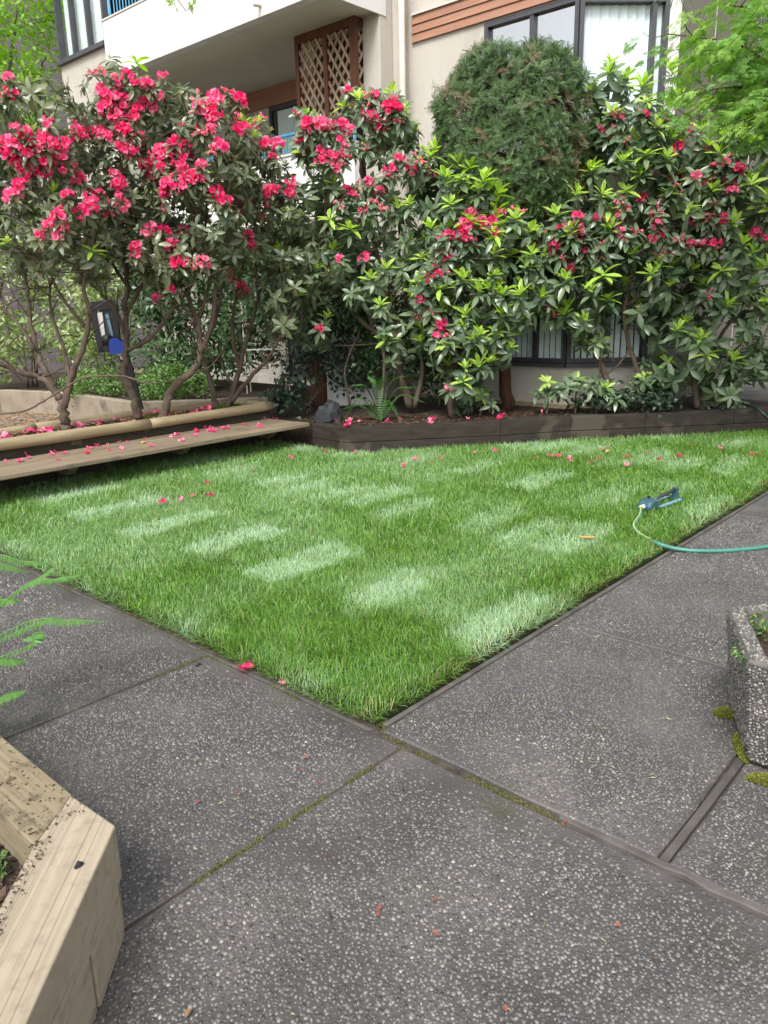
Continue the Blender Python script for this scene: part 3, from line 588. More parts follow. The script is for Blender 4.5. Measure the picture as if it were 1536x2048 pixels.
# ---- retaining wall behind the yard
RW = thing('retaining_wall', 'low tan concrete retaining wall behind the yard of dry leaves', 'wall', (3.2, 7.5, 0.1))
for p0, p1 in (((-6, 12.2), (2.9, 10.5)), ((2.9, 10.5), (3.3, 9.2)), ((3.3, 9.2), (3.2, 7.2)), ((3.2, 7.2), (3.9, 6.55)), ((3.9, 6.55), (4.6, 6.0))):
    p0, p1 = np.array(p0, float), np.array(p1, float); d = (p1 - p0) / np.linalg.norm(p1 - p0); n = np.array([d[1], -d[0]]); n = n if n @ (CAM[:2] - p0) > 0 else -n
    b = MB(); b.prism([p0 - n * 0.0, p1 - n * 0.0 - d * 0.006, p1 - n * 0.12 - d * 0.006, p0 - n * 0.12], 0.05, 0.43, 0.01); b.build('wall_panel', M['concrete_wall'], RW)
g = MB(); g.prism([(-6, 12.3), (2.95, 10.6), (3.4, 9.2), (3.3, 7.25), (3.95, 6.65), (4.7, 6.1), (5.9, 7.2), (6.0, 13), (-6, 18)], -0.085, 0.40); struct(g.build('upper_bed_soil', M['soil']), 'soil of the shrub bed above the retaining wall')

# ================================================================== TIMBER, BENCH, POTS
# ---- log-edged bed with bench
LB = thing('log_bed', 'raised bed edged with round peeled logs behind the bench', 'raised bed', (1.5, 5.4, 0))
def log(pts, r, name='log'):
    b = MB(); p = spline(pts, 6); rr = [r * (1 + 0.03 * math.sin(i * 1.7)) for i in range(len(p))]; b.tube(p, rr, 16); o = b.build(name, M['log'], LB, True)
    e = MB(); d = np.array(pts[-1]) - np.array(pts[-2]); d = d / np.linalg.norm(d); e.tube([np.array(pts[-1]), np.array(pts[-1]) + d * 0.004], r * 0.99, 16); e.build('end_grain', M['log_end'], o); return o
log([(-1.2, 5.13, 0.46), (0.6, 5.125, 0.462), (2.2, 5.13, 0.458)], 0.054); log([(2.206, 5.13, 0.458), (3.0, 5.12, 0.462), (3.80, 5.13, 0.462)], 0.052)
log([(-1.2, 5.82, 0.46), (0.4, 5.815, 0.46), (1.35, 5.82, 0.462)], 0.05); log([(1.356, 5.822, 0.463), (2.6, 5.83, 0.465), (3.70, 5.82, 0.463)], 0.052)
log([(3.77, 5.90, 0.47), (3.765, 5.5, 0.47), (3.765, 5.19, 0.465)], 0.048)
for z0, z1, c in ((0.305, 0.408, 0), (0.155, 0.30, 1), (0.0, 0.15, 2)):
    for x0, x1 in ((-1.2, 1.195), (1.2, 3.79)): b = MB(); b.box((x0, 5.15 + 0.004 * c, z0), (x1, 5.20, z1)); b.build('face_board', M['darkboard'], LB, bevel=0.006)
b = MB(); b.box((3.74, 5.20, 0.0), (3.79, 5.86, 0.42)); b.box((-1.2, 5.80, 0.0), (3.74, 5.84, 0.41)); b.build('rear_board', M['bedboard'], LB)
b = MB(); V = []; nx, ny = 60, 8
for i in range(nx + 1):
    for j in range(ny + 1): V.append((-1.2 + 4.94 * i / nx, 5.19 + 0.62 * j / ny, 0.43 + 0.018 * math.sin(i * 1.3 + j) + rnd.uniform(-0.012, 0.012)))
b.add(V, [(i * (ny + 1) + j, (i + 1) * (ny + 1) + j, (i + 1) * (ny + 1) + j + 1, i * (ny + 1) + j + 1) for i in range(nx) for j in range(ny)]); b.build('soil', M['soil'], LB, True)
BN = thing('bench', 'long low weathered plank bench strewn with pink petals along the log bed', 'bench', (1.4, 4.8, 0))
for y0, y1 in ((4.47, 4.70), (4.706, 4.93), (4.936, 5.145)):
    b = MB(); n = 14; x0, x1 = -1.2, 3.80 - (0.0 if y0 < 4.6 else 0.015)
    b.box((x0, y0, 0.282), (x1, y1, 0.32 + rnd.uniform(-0.002, 0.002))); b.build('seat_plank', M['bench'], BN, bevel=0.006)
for x in (-0.1, 1.15, 2.35, 3.5):
    b = MB(); b.prism([(4.80, 0.20), (4.86, 0.15), (5.14, 0.15), (5.14, 0.278), (4.78, 0.278)], x, x + 0.09); V = [(v[2], v[0], v[1]) for v in b.V]; b2 = MB(); b2.add(V, b.F); b2.build('bracket', M['bench'], BN)
# ---- timber wall of the planted bed
BW = thing('bed_wall', 'dark stained timber retaining wall of the planted bed behind the lawn', 'wall', (5.1, 2.8, 0))
for (p0, p1) in zip(BED[:-1], BED[1:]):
    p0, p1 = np.array(p0), np.array(p1); d = (p1 - p0) / np.linalg.norm(p1 - p0); n = np.array([d[1], -d[0]]); n = n if n @ (CAM[:2] - p0) > 0 else -n
    for z0, z1, o in ((0.0, 0.158, 0.004), (0.162, 0.32, 0.0)):
        w = 0.12; b = MB(); b.prism([p0 + d * 0.002 - n * o, p1 - d * 0.002 - n * o, p1 - n * w, p0 - n * w], z0, z1); b.build('timber', M['bedboard'], BW, bevel=0.006)
# ---- raised planter at the near left
LP = thing('timber_planter', 'pale timber raised planter with mitred corner at the path edge', 'planter', (-1.35, 0, 0))
iy = -1.375
T1 = [(-1.212, 0.003), (-1.212, 2.6), (iy, 2.6), (iy, -0.128)]
T2 = [(-1.218, -0.004), (-1.205, -0.215), (-1.64, -0.64), (-2.1, -1.09), (-2.2, -0.98), (-1.385, -0.137)]
def tpart(name, poly, z0, z1, m): b = MB(); b.prism(poly, z0, z1); return b.build(name, M[m], LP, bevel=0.005)
tpart('timber', T1, 0.165, 0.318, 'timber2'); tpart('timber', T2, 0.163, 0.322, 'timber')
tpart('timber', [(-1.21, -0.21), (-1.21, 2.6), (iy, 2.6), (iy, -0.15)], 0.0, 0.16, 'timber2')
tpart('timber', [(-1.222, -0.226), (-1.378, -0.384), (-1.475, -0.275), (-1.38, -0.17)], 0.0, 0.158, 'timber')
tpart('timber', [(-1.386, -0.386), (-2.1, -1.085), (-2.2, -0.985), (-1.485, -0.279)], 0.0, 0.156, 'timber')
b = MB(); b.prism([(-1.36, 2.55), (-1.36, -0.12), (-1.5, -0.26), (-2.19, -0.95), (-3.2, -0.95), (-3.2, 2.55)], 0.0, 0.2); b.build('soil', M['soil'], LP)
b = MB(); b.box((-1.30, 0.195, 0.3175), (-1.285, 0.21, 0.3215)); b.build('rusty_bolt', M['cedar_brown'], LP)
# ---- hexagonal pebbled concrete planter at the right
PP = thing('concrete_planter', 'hexagonal pebble faced concrete planter with moss at its foot', 'planter', (0.957, -1.44, 0))
hc = np.array([0.957, -1.44]); v0 = np.array([0.57, -1.19]) - hc; HR = float(np.linalg.norm(v0)); a0 = math.atan2(v0[1], v0[0]); ZT = 0.42
hexp = lambda r: [hc + r * np.array([math.cos(a0 + k * math.pi / 3), math.sin(a0 + k * math.pi / 3)]) for k in range(6)]
rings = [(HR * 0.86, 0.012), (HR * 0.90, 0.03), (HR, ZT - 0.012), (HR - 0.01, ZT), (HR - 0.065, ZT), (HR - 0.075, ZT - 0.01), (HR - 0.09, ZT - 0.12)]
V = []; F = []
for r, z in rings: V += [(p[0], p[1], z) for p in hexp(r)]
for k in range(len(rings) - 1):
    for i in range(6): j = (i + 1) % 6; F.append((k * 6 + j, k * 6 + i, (k + 1) * 6 + i, (k + 1) * 6 + j))
F.append(tuple(range(5, -1, -1))); b = MB(); b.add(V, F); b.build('bowl', M['pot'], PP)
V = [(p[0], p[1], ZT - 0.075) for p in hexp(HR - 0.075)]; b = MB(); b.add(V, [tuple(range(6))]); b.build('soil', M['soil'], PP)
specs = []
for k in range(6):
    for (ra, za, rb, zb) in ((HR * 0.90, 0.03, HR, ZT - 0.012), (HR - 0.01, ZT, HR - 0.065, ZT)):
        A, Bv = hexp(ra), hexp(rb); A0, A1 = np.array([*A[k], za]), np.array([*A[(k + 1) % 6], za]); B0, B1 = np.array([*Bv[k], zb]), np.array([*Bv[(k + 1) % 6], zb])
        nu, nv = int(np.linalg.norm(A1 - A0) / 0.0115), max(4, int(np.linalg.norm(B0 - A0) / 0.0105))
        u, v = np.meshgrid((np.arange(nu) + 0.5) / nu, (np.arange(nv) + 0.5) / nv); u = u.ravel() + RN.uniform(-0.45, 0.45, u.size) / nu; v = v.ravel() + RN.uniform(-0.45, 0.45, v.size) / nv
        u = np.clip(u, 0.01, 0.99)[:, None]; v = np.clip(v, 0.01, 0.99)[:, None]
        P = (A0 * (1 - u) + A1 * u) * (1 - v) + (B0 * (1 - u) + B1 * u) * v; n = len(P)
        T = (A1 - A0) / np.linalg.norm(A1 - A0); nn = np.cross(A1 - A0, B0 - A0); nn /= np.linalg.norm(nn)
        if zb == ZT and za == ZT: nn = np.array([0, 0, 1.0])
        elif nn[:2] @ ((A0 + A1)[:2] / 2 - hc) < 0: nn = -nn
        Nn = nn + RN.normal(0, 0.2, (n, 3)); Nn /= np.linalg.norm(Nn, axis=1)[:, None]; Tt = np.tile(T, (n, 1)); Tt = Tt - Nn * (Tt * Nn).sum(1)[:, None]; Tt /= np.linalg.norm(Tt, axis=1)[:, None]
        specs.append((P, RN.uniform(0.0042, 0.0075, n), RN.uniform(0, 6.28, n), Nn, Tt))
pebbles(specs, 'pebble_facing', PP, M['pebble_pot'], ORG[PP.name])
b = MB(); b.box((0.30, -1.46, 0.0), (0.36, -1.40, 0.20)); tag(b.build('wooden_post', M['edging'], bevel=0.006), 'short grey timber post in front of the pebbled planter', 'post')

# ================================================================== GRASS AND MOSS
def blades(name, X, Y, Z, Ln, Wd, heading, lean, curl, tone, label, cat, parent=None, kind='stuff'):
    n = len(X); dx, dy = np.cos(heading), np.sin(heading); P0 = np.stack([X, Y, Z], 1)
    sd = np.stack([-dy, dx, np.zeros(n)], 1); tw = RN.uniform(-0.9, 0.9, n); sd = sd * np.cos(tw)[:, None] + np.stack([dx, dy, np.zeros(n)], 1) * np.sin(tw)[:, None]
    d1 = np.stack([dx * np.sin(lean), dy * np.sin(lean), np.cos(lean)], 1); l2 = np.minimum(lean + curl, 1.75); d2 = np.stack([dx * np.sin(l2), dy * np.sin(l2), np.cos(l2)], 1)
    P1 = P0 + d1 * (Ln * 0.55)[:, None]; P2 = P1 + d2 * (Ln * 0.45)[:, None]
    h = (Wd / 2)[:, None]
    V = np.stack([P0 - sd * h * 0.8, P0 + sd * h * 0.8, P1 - sd * h, P1 + sd * h, P2], 1).reshape(-1, 3)
    q = np.array([(0, 1, 3), (0, 3, 2), (2, 3, 4)]); F = (q[None] + (np.arange(n) * 5)[:, None, None]).reshape(-1, 3)
    off = ORG[parent.name] if parent is not None else 0
    me = raw_mesh(name, V - off, F, M['blades'], True)
    at = me.attributes.new('tone', 'FLOAT_COLOR', 'POINT'); at.data.foreach_set('color', np.repeat(np.concatenate([tone, np.ones((n, 1))], 1), 5, 0).astype(np.float32).ravel())
    o = link(name, me, parent, kind=kind)
    if label: o['label'] = label; o['category'] = cat
    return o
def in_lawn(x, y):
    wv = 0.02 * (hashnoise(x, y, 6, 61) - 0.5) + 0.018 * (hashnoise(x, y, 17, 62) - 0.5); ok = (x > -0.043 + wv) & (y > -0.03 + wv) & (y < 5.12)
    # far edge along the bed wall
    bx = np.array([p[0] for p in BED[1:]]); by = np.array([p[1] for p in BED[1:]])
    lim = np.interp(x, bx, by, left=9, right=-1); return ok & (y < lim - 0.01)
pts = []
for (xa, xb, ya, yb, dens) in ((-0.05, 1.6, -0.03, 1.7, 17000), (1.6, 3.4, -0.02, 1.7, 11500), (-0.04, 1.6, 1.7, 3.6, 11500), (1.6, 3.4, 1.7, 3.6, 8500), (-0.04, 3.9, 3.6, 5.12, 7000), (3.4, 8.4, -0.02, 3.6, 6500)):
    n = int((xb - xa) * (yb - ya) * dens); x = RN.uniform(xa, xb, n); y = RN.uniform(ya, yb, n); k = in_lawn(x, y); pts.append(np.stack([x[k], y[k], np.full(k.sum(), dens)], 1))
pts = np.concatenate(pts); X, Y, DN = pts.T; n = len(X)
# rolls of turf laid in rows: every other one lies flatter, pale leaf backs and sky sheen mixed into its colour
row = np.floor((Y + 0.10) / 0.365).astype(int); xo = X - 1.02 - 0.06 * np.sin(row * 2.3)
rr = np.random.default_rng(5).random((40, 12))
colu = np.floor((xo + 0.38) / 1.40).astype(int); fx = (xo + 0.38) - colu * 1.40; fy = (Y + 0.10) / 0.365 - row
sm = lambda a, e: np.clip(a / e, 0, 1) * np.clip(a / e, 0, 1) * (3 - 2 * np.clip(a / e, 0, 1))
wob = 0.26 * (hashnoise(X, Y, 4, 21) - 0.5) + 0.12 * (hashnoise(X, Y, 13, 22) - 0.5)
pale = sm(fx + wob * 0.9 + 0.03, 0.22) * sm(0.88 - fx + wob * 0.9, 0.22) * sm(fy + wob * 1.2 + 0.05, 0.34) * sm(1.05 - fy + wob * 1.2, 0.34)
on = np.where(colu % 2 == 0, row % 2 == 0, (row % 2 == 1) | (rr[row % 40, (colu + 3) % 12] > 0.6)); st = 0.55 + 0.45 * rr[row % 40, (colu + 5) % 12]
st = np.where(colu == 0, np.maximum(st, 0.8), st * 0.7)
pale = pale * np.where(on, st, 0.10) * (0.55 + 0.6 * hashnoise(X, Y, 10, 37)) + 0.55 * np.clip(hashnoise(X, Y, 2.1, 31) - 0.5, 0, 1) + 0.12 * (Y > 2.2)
clump = hashnoise(X, Y, 14, 33); clump2 = hashnoise(X, Y, 4, 35)
edge = np.minimum(X + 0.04, Y + 0.02)
Ln = RN.uniform(0.032, 0.070, n) * (0.85 + 0.35 * clump) * (1 + 0.3 * (DN < 9000)) ; Ln *= np.where(edge < 0.06, 1.05, 1)
Wd = RN.uniform(0.0020, 0.0040, n) * np.where(DN > 15000, 0.9, np.where(DN > 10000, 1.15, 1.5))
base_dir = 2.6 + 5 * (clump2 - 0.5) + RN.normal(0, 1.5, n)
head = np.where(RN.random(n) < pale * 0.9, 0.75 + RN.normal(0, 0.6, n), base_dir)
lean = np.abs(RN.normal(0.42, 0.32, n)) + 0.30 * pale + 0.25 * (clump > 0.7); curl = np.abs(RN.normal(0.55, 0.4, n)) + 0.25 * pale
outw = RN.random(n) < np.clip(1 - edge / 0.05, 0, 1) * 0.75; side = (X + 0.04) < (Y + 0.02)
head = np.where(outw, np.where(side, math.pi, -math.pi / 2) + RN.normal(0, 0.6, n), head); lean = np.where(outw, RN.uniform(0.6, 1.3, n), lean)
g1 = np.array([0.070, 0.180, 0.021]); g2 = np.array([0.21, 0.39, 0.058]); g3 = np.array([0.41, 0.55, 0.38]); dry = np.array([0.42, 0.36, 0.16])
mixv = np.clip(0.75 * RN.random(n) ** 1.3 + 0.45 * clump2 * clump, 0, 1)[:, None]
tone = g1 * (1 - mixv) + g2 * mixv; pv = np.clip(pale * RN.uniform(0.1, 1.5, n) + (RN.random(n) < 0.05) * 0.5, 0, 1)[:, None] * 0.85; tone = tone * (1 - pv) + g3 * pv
dr = (RN.random(n) < np.where((edge < 0.05) & (Y < 0.05), 0.16, 0.02))[:, None]; tone = np.where(dr, dry * RN.uniform(0.6, 1.1, (n, 1)), tone)
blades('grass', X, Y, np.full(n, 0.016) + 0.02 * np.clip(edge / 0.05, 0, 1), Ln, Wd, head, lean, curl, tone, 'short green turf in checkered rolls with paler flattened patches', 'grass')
# moss and little grasses in the joints
mx, my = [], []
def mossline(p0, p1, n, w, patch=0.4):
    t = RN.random(n); x = p0[0] + (p1[0] - p0[0]) * t; y = p0[1] + (p1[1] - p0[1]) * t; d = np.array([p1[0] - p0[0], p1[1] - p0[1]]); d = d / np.linalg.norm(d); o = RN.normal(0, w, n)
    x = x - d[1] * o; y = y + d[0] * o; k = hashnoise(x, y, 7, 51) > patch; mx.append(x[k]); my.append(y[k])
mossline((-1.0, -0.2), (-0.07, -0.2), 1900, 0.007, 0.36); mossline((-0.9, 1.02), (-0.08, 1.02), 900, 0.006, 0.45); mossline((-0.6, 2.2), (-0.08, 2.2), 1100, 0.007, 0.4); mossline((-0.066, -0.1), (-0.066, -0.9), 1300, 0.008, 0.5)
mossline((-0.075, 0.3), (-0.075, 3.6), 3000, 0.010, 0.5); mossline((1.31, -0.1), (1.31, -0.95), 350, 0.006, 0.4); mossline((2.6, -0.1), (2.6, -0.7), 1100, 0.010, 0.45); mossline((-0.05, -0.18), (0.02, -0.02), 700, 0.02, 0.2)
x, y = np.concatenate(mx), np.concatenate(my); n = len(x); v = RN.random((n, 1))
blades('moss', x, y, np.full(n, -0.006), RN.uniform(0.004, 0.012, n), RN.uniform(0.0015, 0.003, n), RN.uniform(0, 6.28, n), np.abs(RN.normal(0.7, 0.5, n)), np.full(n, 0.4), np.array([0.07, 0.085, 0.02]) * (1 - v) + np.array([0.20, 0.22, 0.045]) * v, 'yellow green moss growing in the joints between the paving slabs', 'moss')
for (cx, cy, rx, ry, hz, lb) in ((0.90, -1.045, 0.035, 0.05, 0.03, 'rounded cushion of yellow moss behind the foot of the pebbled planter'), (0.70, -1.165, 0.10, 0.025, 0.022, 'long strip of yellow moss along the foot of the pebbled planter'), (0.55, -1.30, 0.03, 0.07, 0.02, 'dark moss cushion under the near side of the pebbled planter')):
    n = 2600; t = RN.uniform(0, 6.28, n); r = np.sqrt(RN.random(n)); x0, y0 = r * np.cos(t) * rx, r * np.sin(t) * ry; an = math.radians(27); x = cx + x0 * math.cos(an) - y0 * math.sin(an); y = cy + x0 * math.sin(an) + y0 * math.cos(an)
    z = 0.005 + hz * np.sqrt(np.clip(1 - r * r, 0, 1)) * RN.uniform(0.6, 1, n); v = RN.random((n, 1))
    o = blades('moss_cushion', x, y, z, RN.uniform(0.008, 0.016, n), RN.uniform(0.002, 0.004, n), RN.uniform(0, 6.28, n), np.abs(RN.normal(0.6, 0.4, n)), np.full(n, 0.4), np.array([0.12, 0.14, 0.02]) * (1 - v) + np.array([0.29, 0.31, 0.06]) * v, None, None, kind=None)
    tag(o, lb, 'moss', 'moss around the pebbled planter')
    b = MB()
for (cx, cy, lb) in ((2.62, 5.52, 'green moss mound at the foot of the middle rhododendron in the log bed'), (3.42, 5.46, 'green moss mound near the end of the log bed')):
    n = 3500; t = RN.uniform(0, 6.28, n); r = np.sqrt(RN.random(n)); x = cx + r * np.cos(t) * 0.26; y = cy + r * np.sin(t) * 0.16; z = 0.42 + 0.07 * np.sqrt(np.clip(1 - r * r, 0, 1)); v = RN.random((n, 1))
    o = blades('moss_mound', x, y, z, RN.uniform(0.012, 0.025, n), RN.uniform(0.004, 0.007, n), RN.uniform(0, 6.28, n), np.abs(RN.normal(0.7, 0.4, n)), np.full(n, 0.4), np.array([0.05, 0.08, 0.01]) * (1 - v) + np.array([0.14, 0.18, 0.03]) * v, None, None, kind=None); tag(o, lb, 'moss', 'moss in the log bed')

# ================================================================== PLANTS
def leaf_geo(L, w, fold=0.25, droop=0.25, stations=((0, 0.12), (0.22, 0.62), (0.5, 1.0), (0.8, 0.72), (1.0, 0.03)), wave=0.0):
    V = []; F = []
    for i, (t, ww) in enumerate(stations):
        x = L * t; z = -droop * L * t * t + wave * L * math.sin(t * 6); h = w / 2 * ww
        V += [(x, -h, z + fold * h), (x, 0, z), (x, h, z + fold * h)]
        if i: a = 3 * (i - 1); c = 3 * i; F += [(a, a + 1, c + 1, c), (a + 1, a + 2, c + 2, c + 1)]
    return np.array(V), F
def place(mb, V, F, az, el, roll=0.0, off=(0, 0, 0)):
    R = Euler((roll, -el, az)).to_matrix(); R = np.array(Matrix.Rotation(az, 3, 'Z') @ Matrix.Rotation(-el, 3, 'Y') @ Matrix.Rotation(roll, 3, 'X'))
    mb.add(V @ R.T + np.array(off), F)
def whorl(seed, n, L, w, el0, el1, mats, fold=0.3, droop=0.3, young=False, smooth=True):
    r = random.Random(seed); mb = MB()
    for i in range(n):
        az = i * 2.399 + r.uniform(-0.3, 0.3); k = i / n; el = el0 + (el1 - el0) * k + r.uniform(-0.18, 0.18)
        l = L * r.uniform(0.72, 1.1) * (1 - (0.25 * k if not young else 0.35 * k)); V, F = leaf_geo(l, w * r.uniform(0.8, 1.1), fold, droop * r.uniform(0.3, 1.5), wave=r.uniform(-0.012, 0.012))
        place(mb, V, F, az, el, r.uniform(-0.35, 0.35), (0, 0, 0.02 * k))
    return raw_mesh('whorl', mb.V, mb.F, mats, smooth)
def truss(seed, n, mats, wilt=False):
    """round head of funnel flowers with stamens"""
    r = random.Random(seed); mb = MB(); 
    for i in range(n):
        z = 1 - 1.15 * (i + 0.5) / n + r.uniform(-0.2, 0.15); az = i * 2.399 + r.uniform(-0.5, 0.5); el = math.asin(max(-1, min(1, z)))
        if wilt: el = r.uniform(-1.2, 0.5)
        fl = MB(); Lf = 0.060 * r.uniform(0.55, 1.3); sp = 0.033 * (r.uniform(0.35, 0.7) if wilt else r.uniform(0.85, 1.2))
        for p in range(5):
            a0 = p * 2 * math.pi / 5; hw = 0.62
            ring = []
            for t, rad in ((0.25, 0.15), (0.7, 0.5), (1.0, 1.0)):
                x = Lf * t * (1 if t < 1 else 1.0 - 0.12 * (not wilt)); 
                for s in (-1, 0, 1):
                    a = a0 + s * hw * (1.0 if t < 0.9 else 0.9); q = sp * rad * (1.12 if s == 0 and t == 1 else 1) * r.uniform(0.9, 1.1)
                    ring.append((x + (0.006 * r.uniform(-1, 1) if t > 0.5 else 0), q * math.cos(a), q * math.sin(a)))
            fl.add(ring, [(0, 1, 4, 3), (1, 2, 5, 4), (3, 4, 7, 6), (4, 5, 8, 7)])
        V = np.array(fl.V); place(mb, V, fl.F, az, el, r.uniform(0, 6), (0.018 * math.cos(az)  * math.cos(el), 0.018 * math.sin(az) * math.cos(el), 0.03 + 0.02 * z))
        # stamens
        mb.mi = 1; st = MB()
        for s in range(3):
            a = r.uniform(0, 6.28); st.add([(0.02, 0, 0), (0.02, 0.0016, 0), (Lf * 1.15, 0.011 * math.cos(a), 0.011 * math.sin(a))], [(0, 1, 2)])
        place(mb, np.array(st.V), st.F, az, el, 0, (0, 0, 0.03)); mb.mi = 0
    fm = mb.fm; return raw_mesh('truss', mb.V, mb.F, mats, True, fm)
ME = {}
for key, mat_ in (('olive', 'leaf_olive'), ('dark', 'leaf_dark')):
    ME[key] = [whorl(100 + s, 9 + s % 4, 0.15, 0.050, -0.35, 0.75, M[mat_]) for s in range(5)] + [whorl(120 + s, 9, 0.16, 0.052, -0.9, 0.3, M[mat_], droop=0.45) for s in range(5)]
ME['fresh'] = [whorl(140 + s, 8, 0.105, 0.030, 0.35, 1.25, M['leaf_fresh'], young=True, droop=0.12) for s in range(3)] + [whorl(150, 8, 0.13, 0.036, 0.0, 0.9, M['leaf_fresh'], young=True, droop=0.25)]
ME['bud'] = [whorl(160 + s, 8, 0.075, 0.016, 0.5, 1.3, M['leaf_bud'], young=True, droop=0.1) for s in range(3)]
ME['truss'] = [truss(200 + s, 6 + s % 4, [M['petal'], M['stamen']]) for s in range(7)]
ME['wilt'] = [truss(220 + s, 7, [M['petal_old'], M['stamen']], True) for s in range(4)]

class Tree:
    def __init__(s, name, label, cat, base, group=None):
        s.base = np.array(base, float); s.o = thing(name, label, cat, base, group); s.wood = MB(); s.nodes = []; s.lobes = []; s.tips = []
    def limb(s, pts, r0, r1, sides=8, n=5, node=True):
        r0, r1 = r0 * s.thick, r1 * s.thick
        p = spline(pts, n); m = len(p); j = [np.array(q) + (np.array([rnd.gauss(0, r1 * 0.5), rnd.gauss(0, r1 * 0.5), 0]) if 0 < i < m - 1 else 0) for i, q in enumerate(p)]
        s.wood.tube(j, [r0 + (r1 - r0) * i / (m - 1) for i in range(m)], sides)
        if node: s.nodes += [(q, r0 + (r1 - r0) * i / (m - 1)) for i, q in enumerate(j)][m // 3:]
    def limb_px(s, pts, D, r0, r1, dd=None, **k):
        """limb given by points seen in the photo and their distance"""
        dd = dd or [0] * len(pts); s.limb([atd(x, y, D + e) for (x, y), e in zip(pts, dd)], r0, r1, **k)
    def lobe_px(s, x, y, D, rx, ry, rd): c = atd(x, y, D); k = D / 1590; s.lobes.append((c, rx * k, rd, ry * k))
    def inside(s, p, skip=-1):
        for i, (c, a, d, h) in enumerate(s.lobes):
            if i != skip:
                q = p - c; u = q @ _r / a, q @ _h / d, q[2] / h
                if u[0] ** 2 + u[1] ** 2 + u[2] ** 2 < 0.62: return True
        return False
    def spots(s, n, shell=None):
        w = np.array([a * h + a * d + d * h for c, a, d, h in s.lobes]); w = w / w.sum(); out = []; tries = 0; shell = shell or s.shell
        while len(out) < n and tries < n * 12:
            tries += 1; i = int(np.searchsorted(np.cumsum(w), rnd.random())); i = min(i, len(s.lobes) - 1); c, a, d, h = s.lobes[i]
            v = np.array([rnd.gauss(0, 1), rnd.gauss(0, 1), rnd.gauss(0.15, 1)]); v /= np.linalg.norm(v); k = rnd.uniform(*shell)
            p = c + k * (v[0] * a * _r + v[1] * d * _h + np.array([0, 0, v[2] * h]))
            if s.inside(p, i) and rnd.random() < 0.8: continue
            if p[2] < 0.4: continue
            out.append((p, v[0] * _r + v[1] * _h + np.array([0, 0, v[2]])))
        return out
    def front(s, x, y, default):
        """where a line of sight first meets the crown"""
        d = ray(x, y); best = None
        for c, a, dd, h in s.lobes:
            m = np.array([d @ _r / a, d @ _h / dd, d[2] / h]); q = CAM - c; o = np.array([q @ _r / a, q @ _h / dd, q[2] / h])
            A, Bq, Cq = m @ m, 2 * m @ o, o @ o - 1; disc = Bq * Bq - 4 * A * Cq
            if disc > 0:
                t = (-Bq - math.sqrt(disc)) / (2 * A)
                if best is None or t < best: best = t
        return CAM + d * best if best else atd(x, y, default)
    def twig(s, p, r=0.004):
        if not s.nodes: return
        A = s._arr(); dd = np.linalg.norm(A - p, axis=1) + np.where(A[:, 2] > p[2] + 0.05, 0.35, 0); i = int(dd.argmin()); q, rq = s.nodes[i]
        L = np.linalg.norm(p - q)
        if L < 0.02: return
        mid = (p + q) / 2 + np.array([rnd.gauss(0, 0.1), rnd.gauss(0, 0.1), rnd.uniform(-0.16, 0.02)]) * L
        r0 = min(rq, r + 0.006 * min(1, L / 0.5)); pts = spline([q, mid, p], 3); s.wood.tube(pts, [r0 + (r - r0) * k / (len(pts) - 1) for k in range(len(pts))], 4, False)
        s.nodes += [(pts[3], (r0 + r) / 2), (pts[4], r)]; s._a = None
    _a = None; shell = (0.6, 1.02); thick = 1.0
    def _arr(s):
        if s._a is None or len(s._a) != len(s.nodes): s._a = np.array([q for q, _ in s.nodes])
        return s._a
    def put(s, name, me, p, axis, scale=1.0, spin=None):
        return link(name, me, s.o, tuple(np.asarray(p) - s.base), rot_to(axis, rnd.uniform(0, 6.28) if spin is None else spin), scale)
    def tangle(s, n, lo=0.9, hi=2.3):
        """bare crooked twigs under the leaves"""
        cand = [q for q in s.nodes if lo < q[0][2] < hi]
        for _ in range(n):
            q, r = rnd.choice(cand); L = rnd.uniform(0.25, 0.7); d = np.array([rnd.gauss(0, 0.8), rnd.gauss(0, 0.6), rnd.uniform(-0.1, 0.9)]); d /= np.linalg.norm(d); a = q + d * L * 0.5 + np.array([rnd.gauss(0, 0.06), rnd.gauss(0, 0.06), rnd.gauss(0, 0.05)]); e = q + d * L + np.array([rnd.gauss(0, 0.1), rnd.gauss(0, 0.1), rnd.gauss(0.04, 0.08)])
            s.wood.tube(spline([q, a, e], 3), [0.007, 0.0065, 0.006, 0.005, 0.004, 0.0035, 0.003], 4, False)
            if rnd.random() < 0.5: s.nodes.append((e, 0.004))
    def finish(s, bark='bark', name='trunk'): return s.wood.build(name, M[bark], s.o, True)
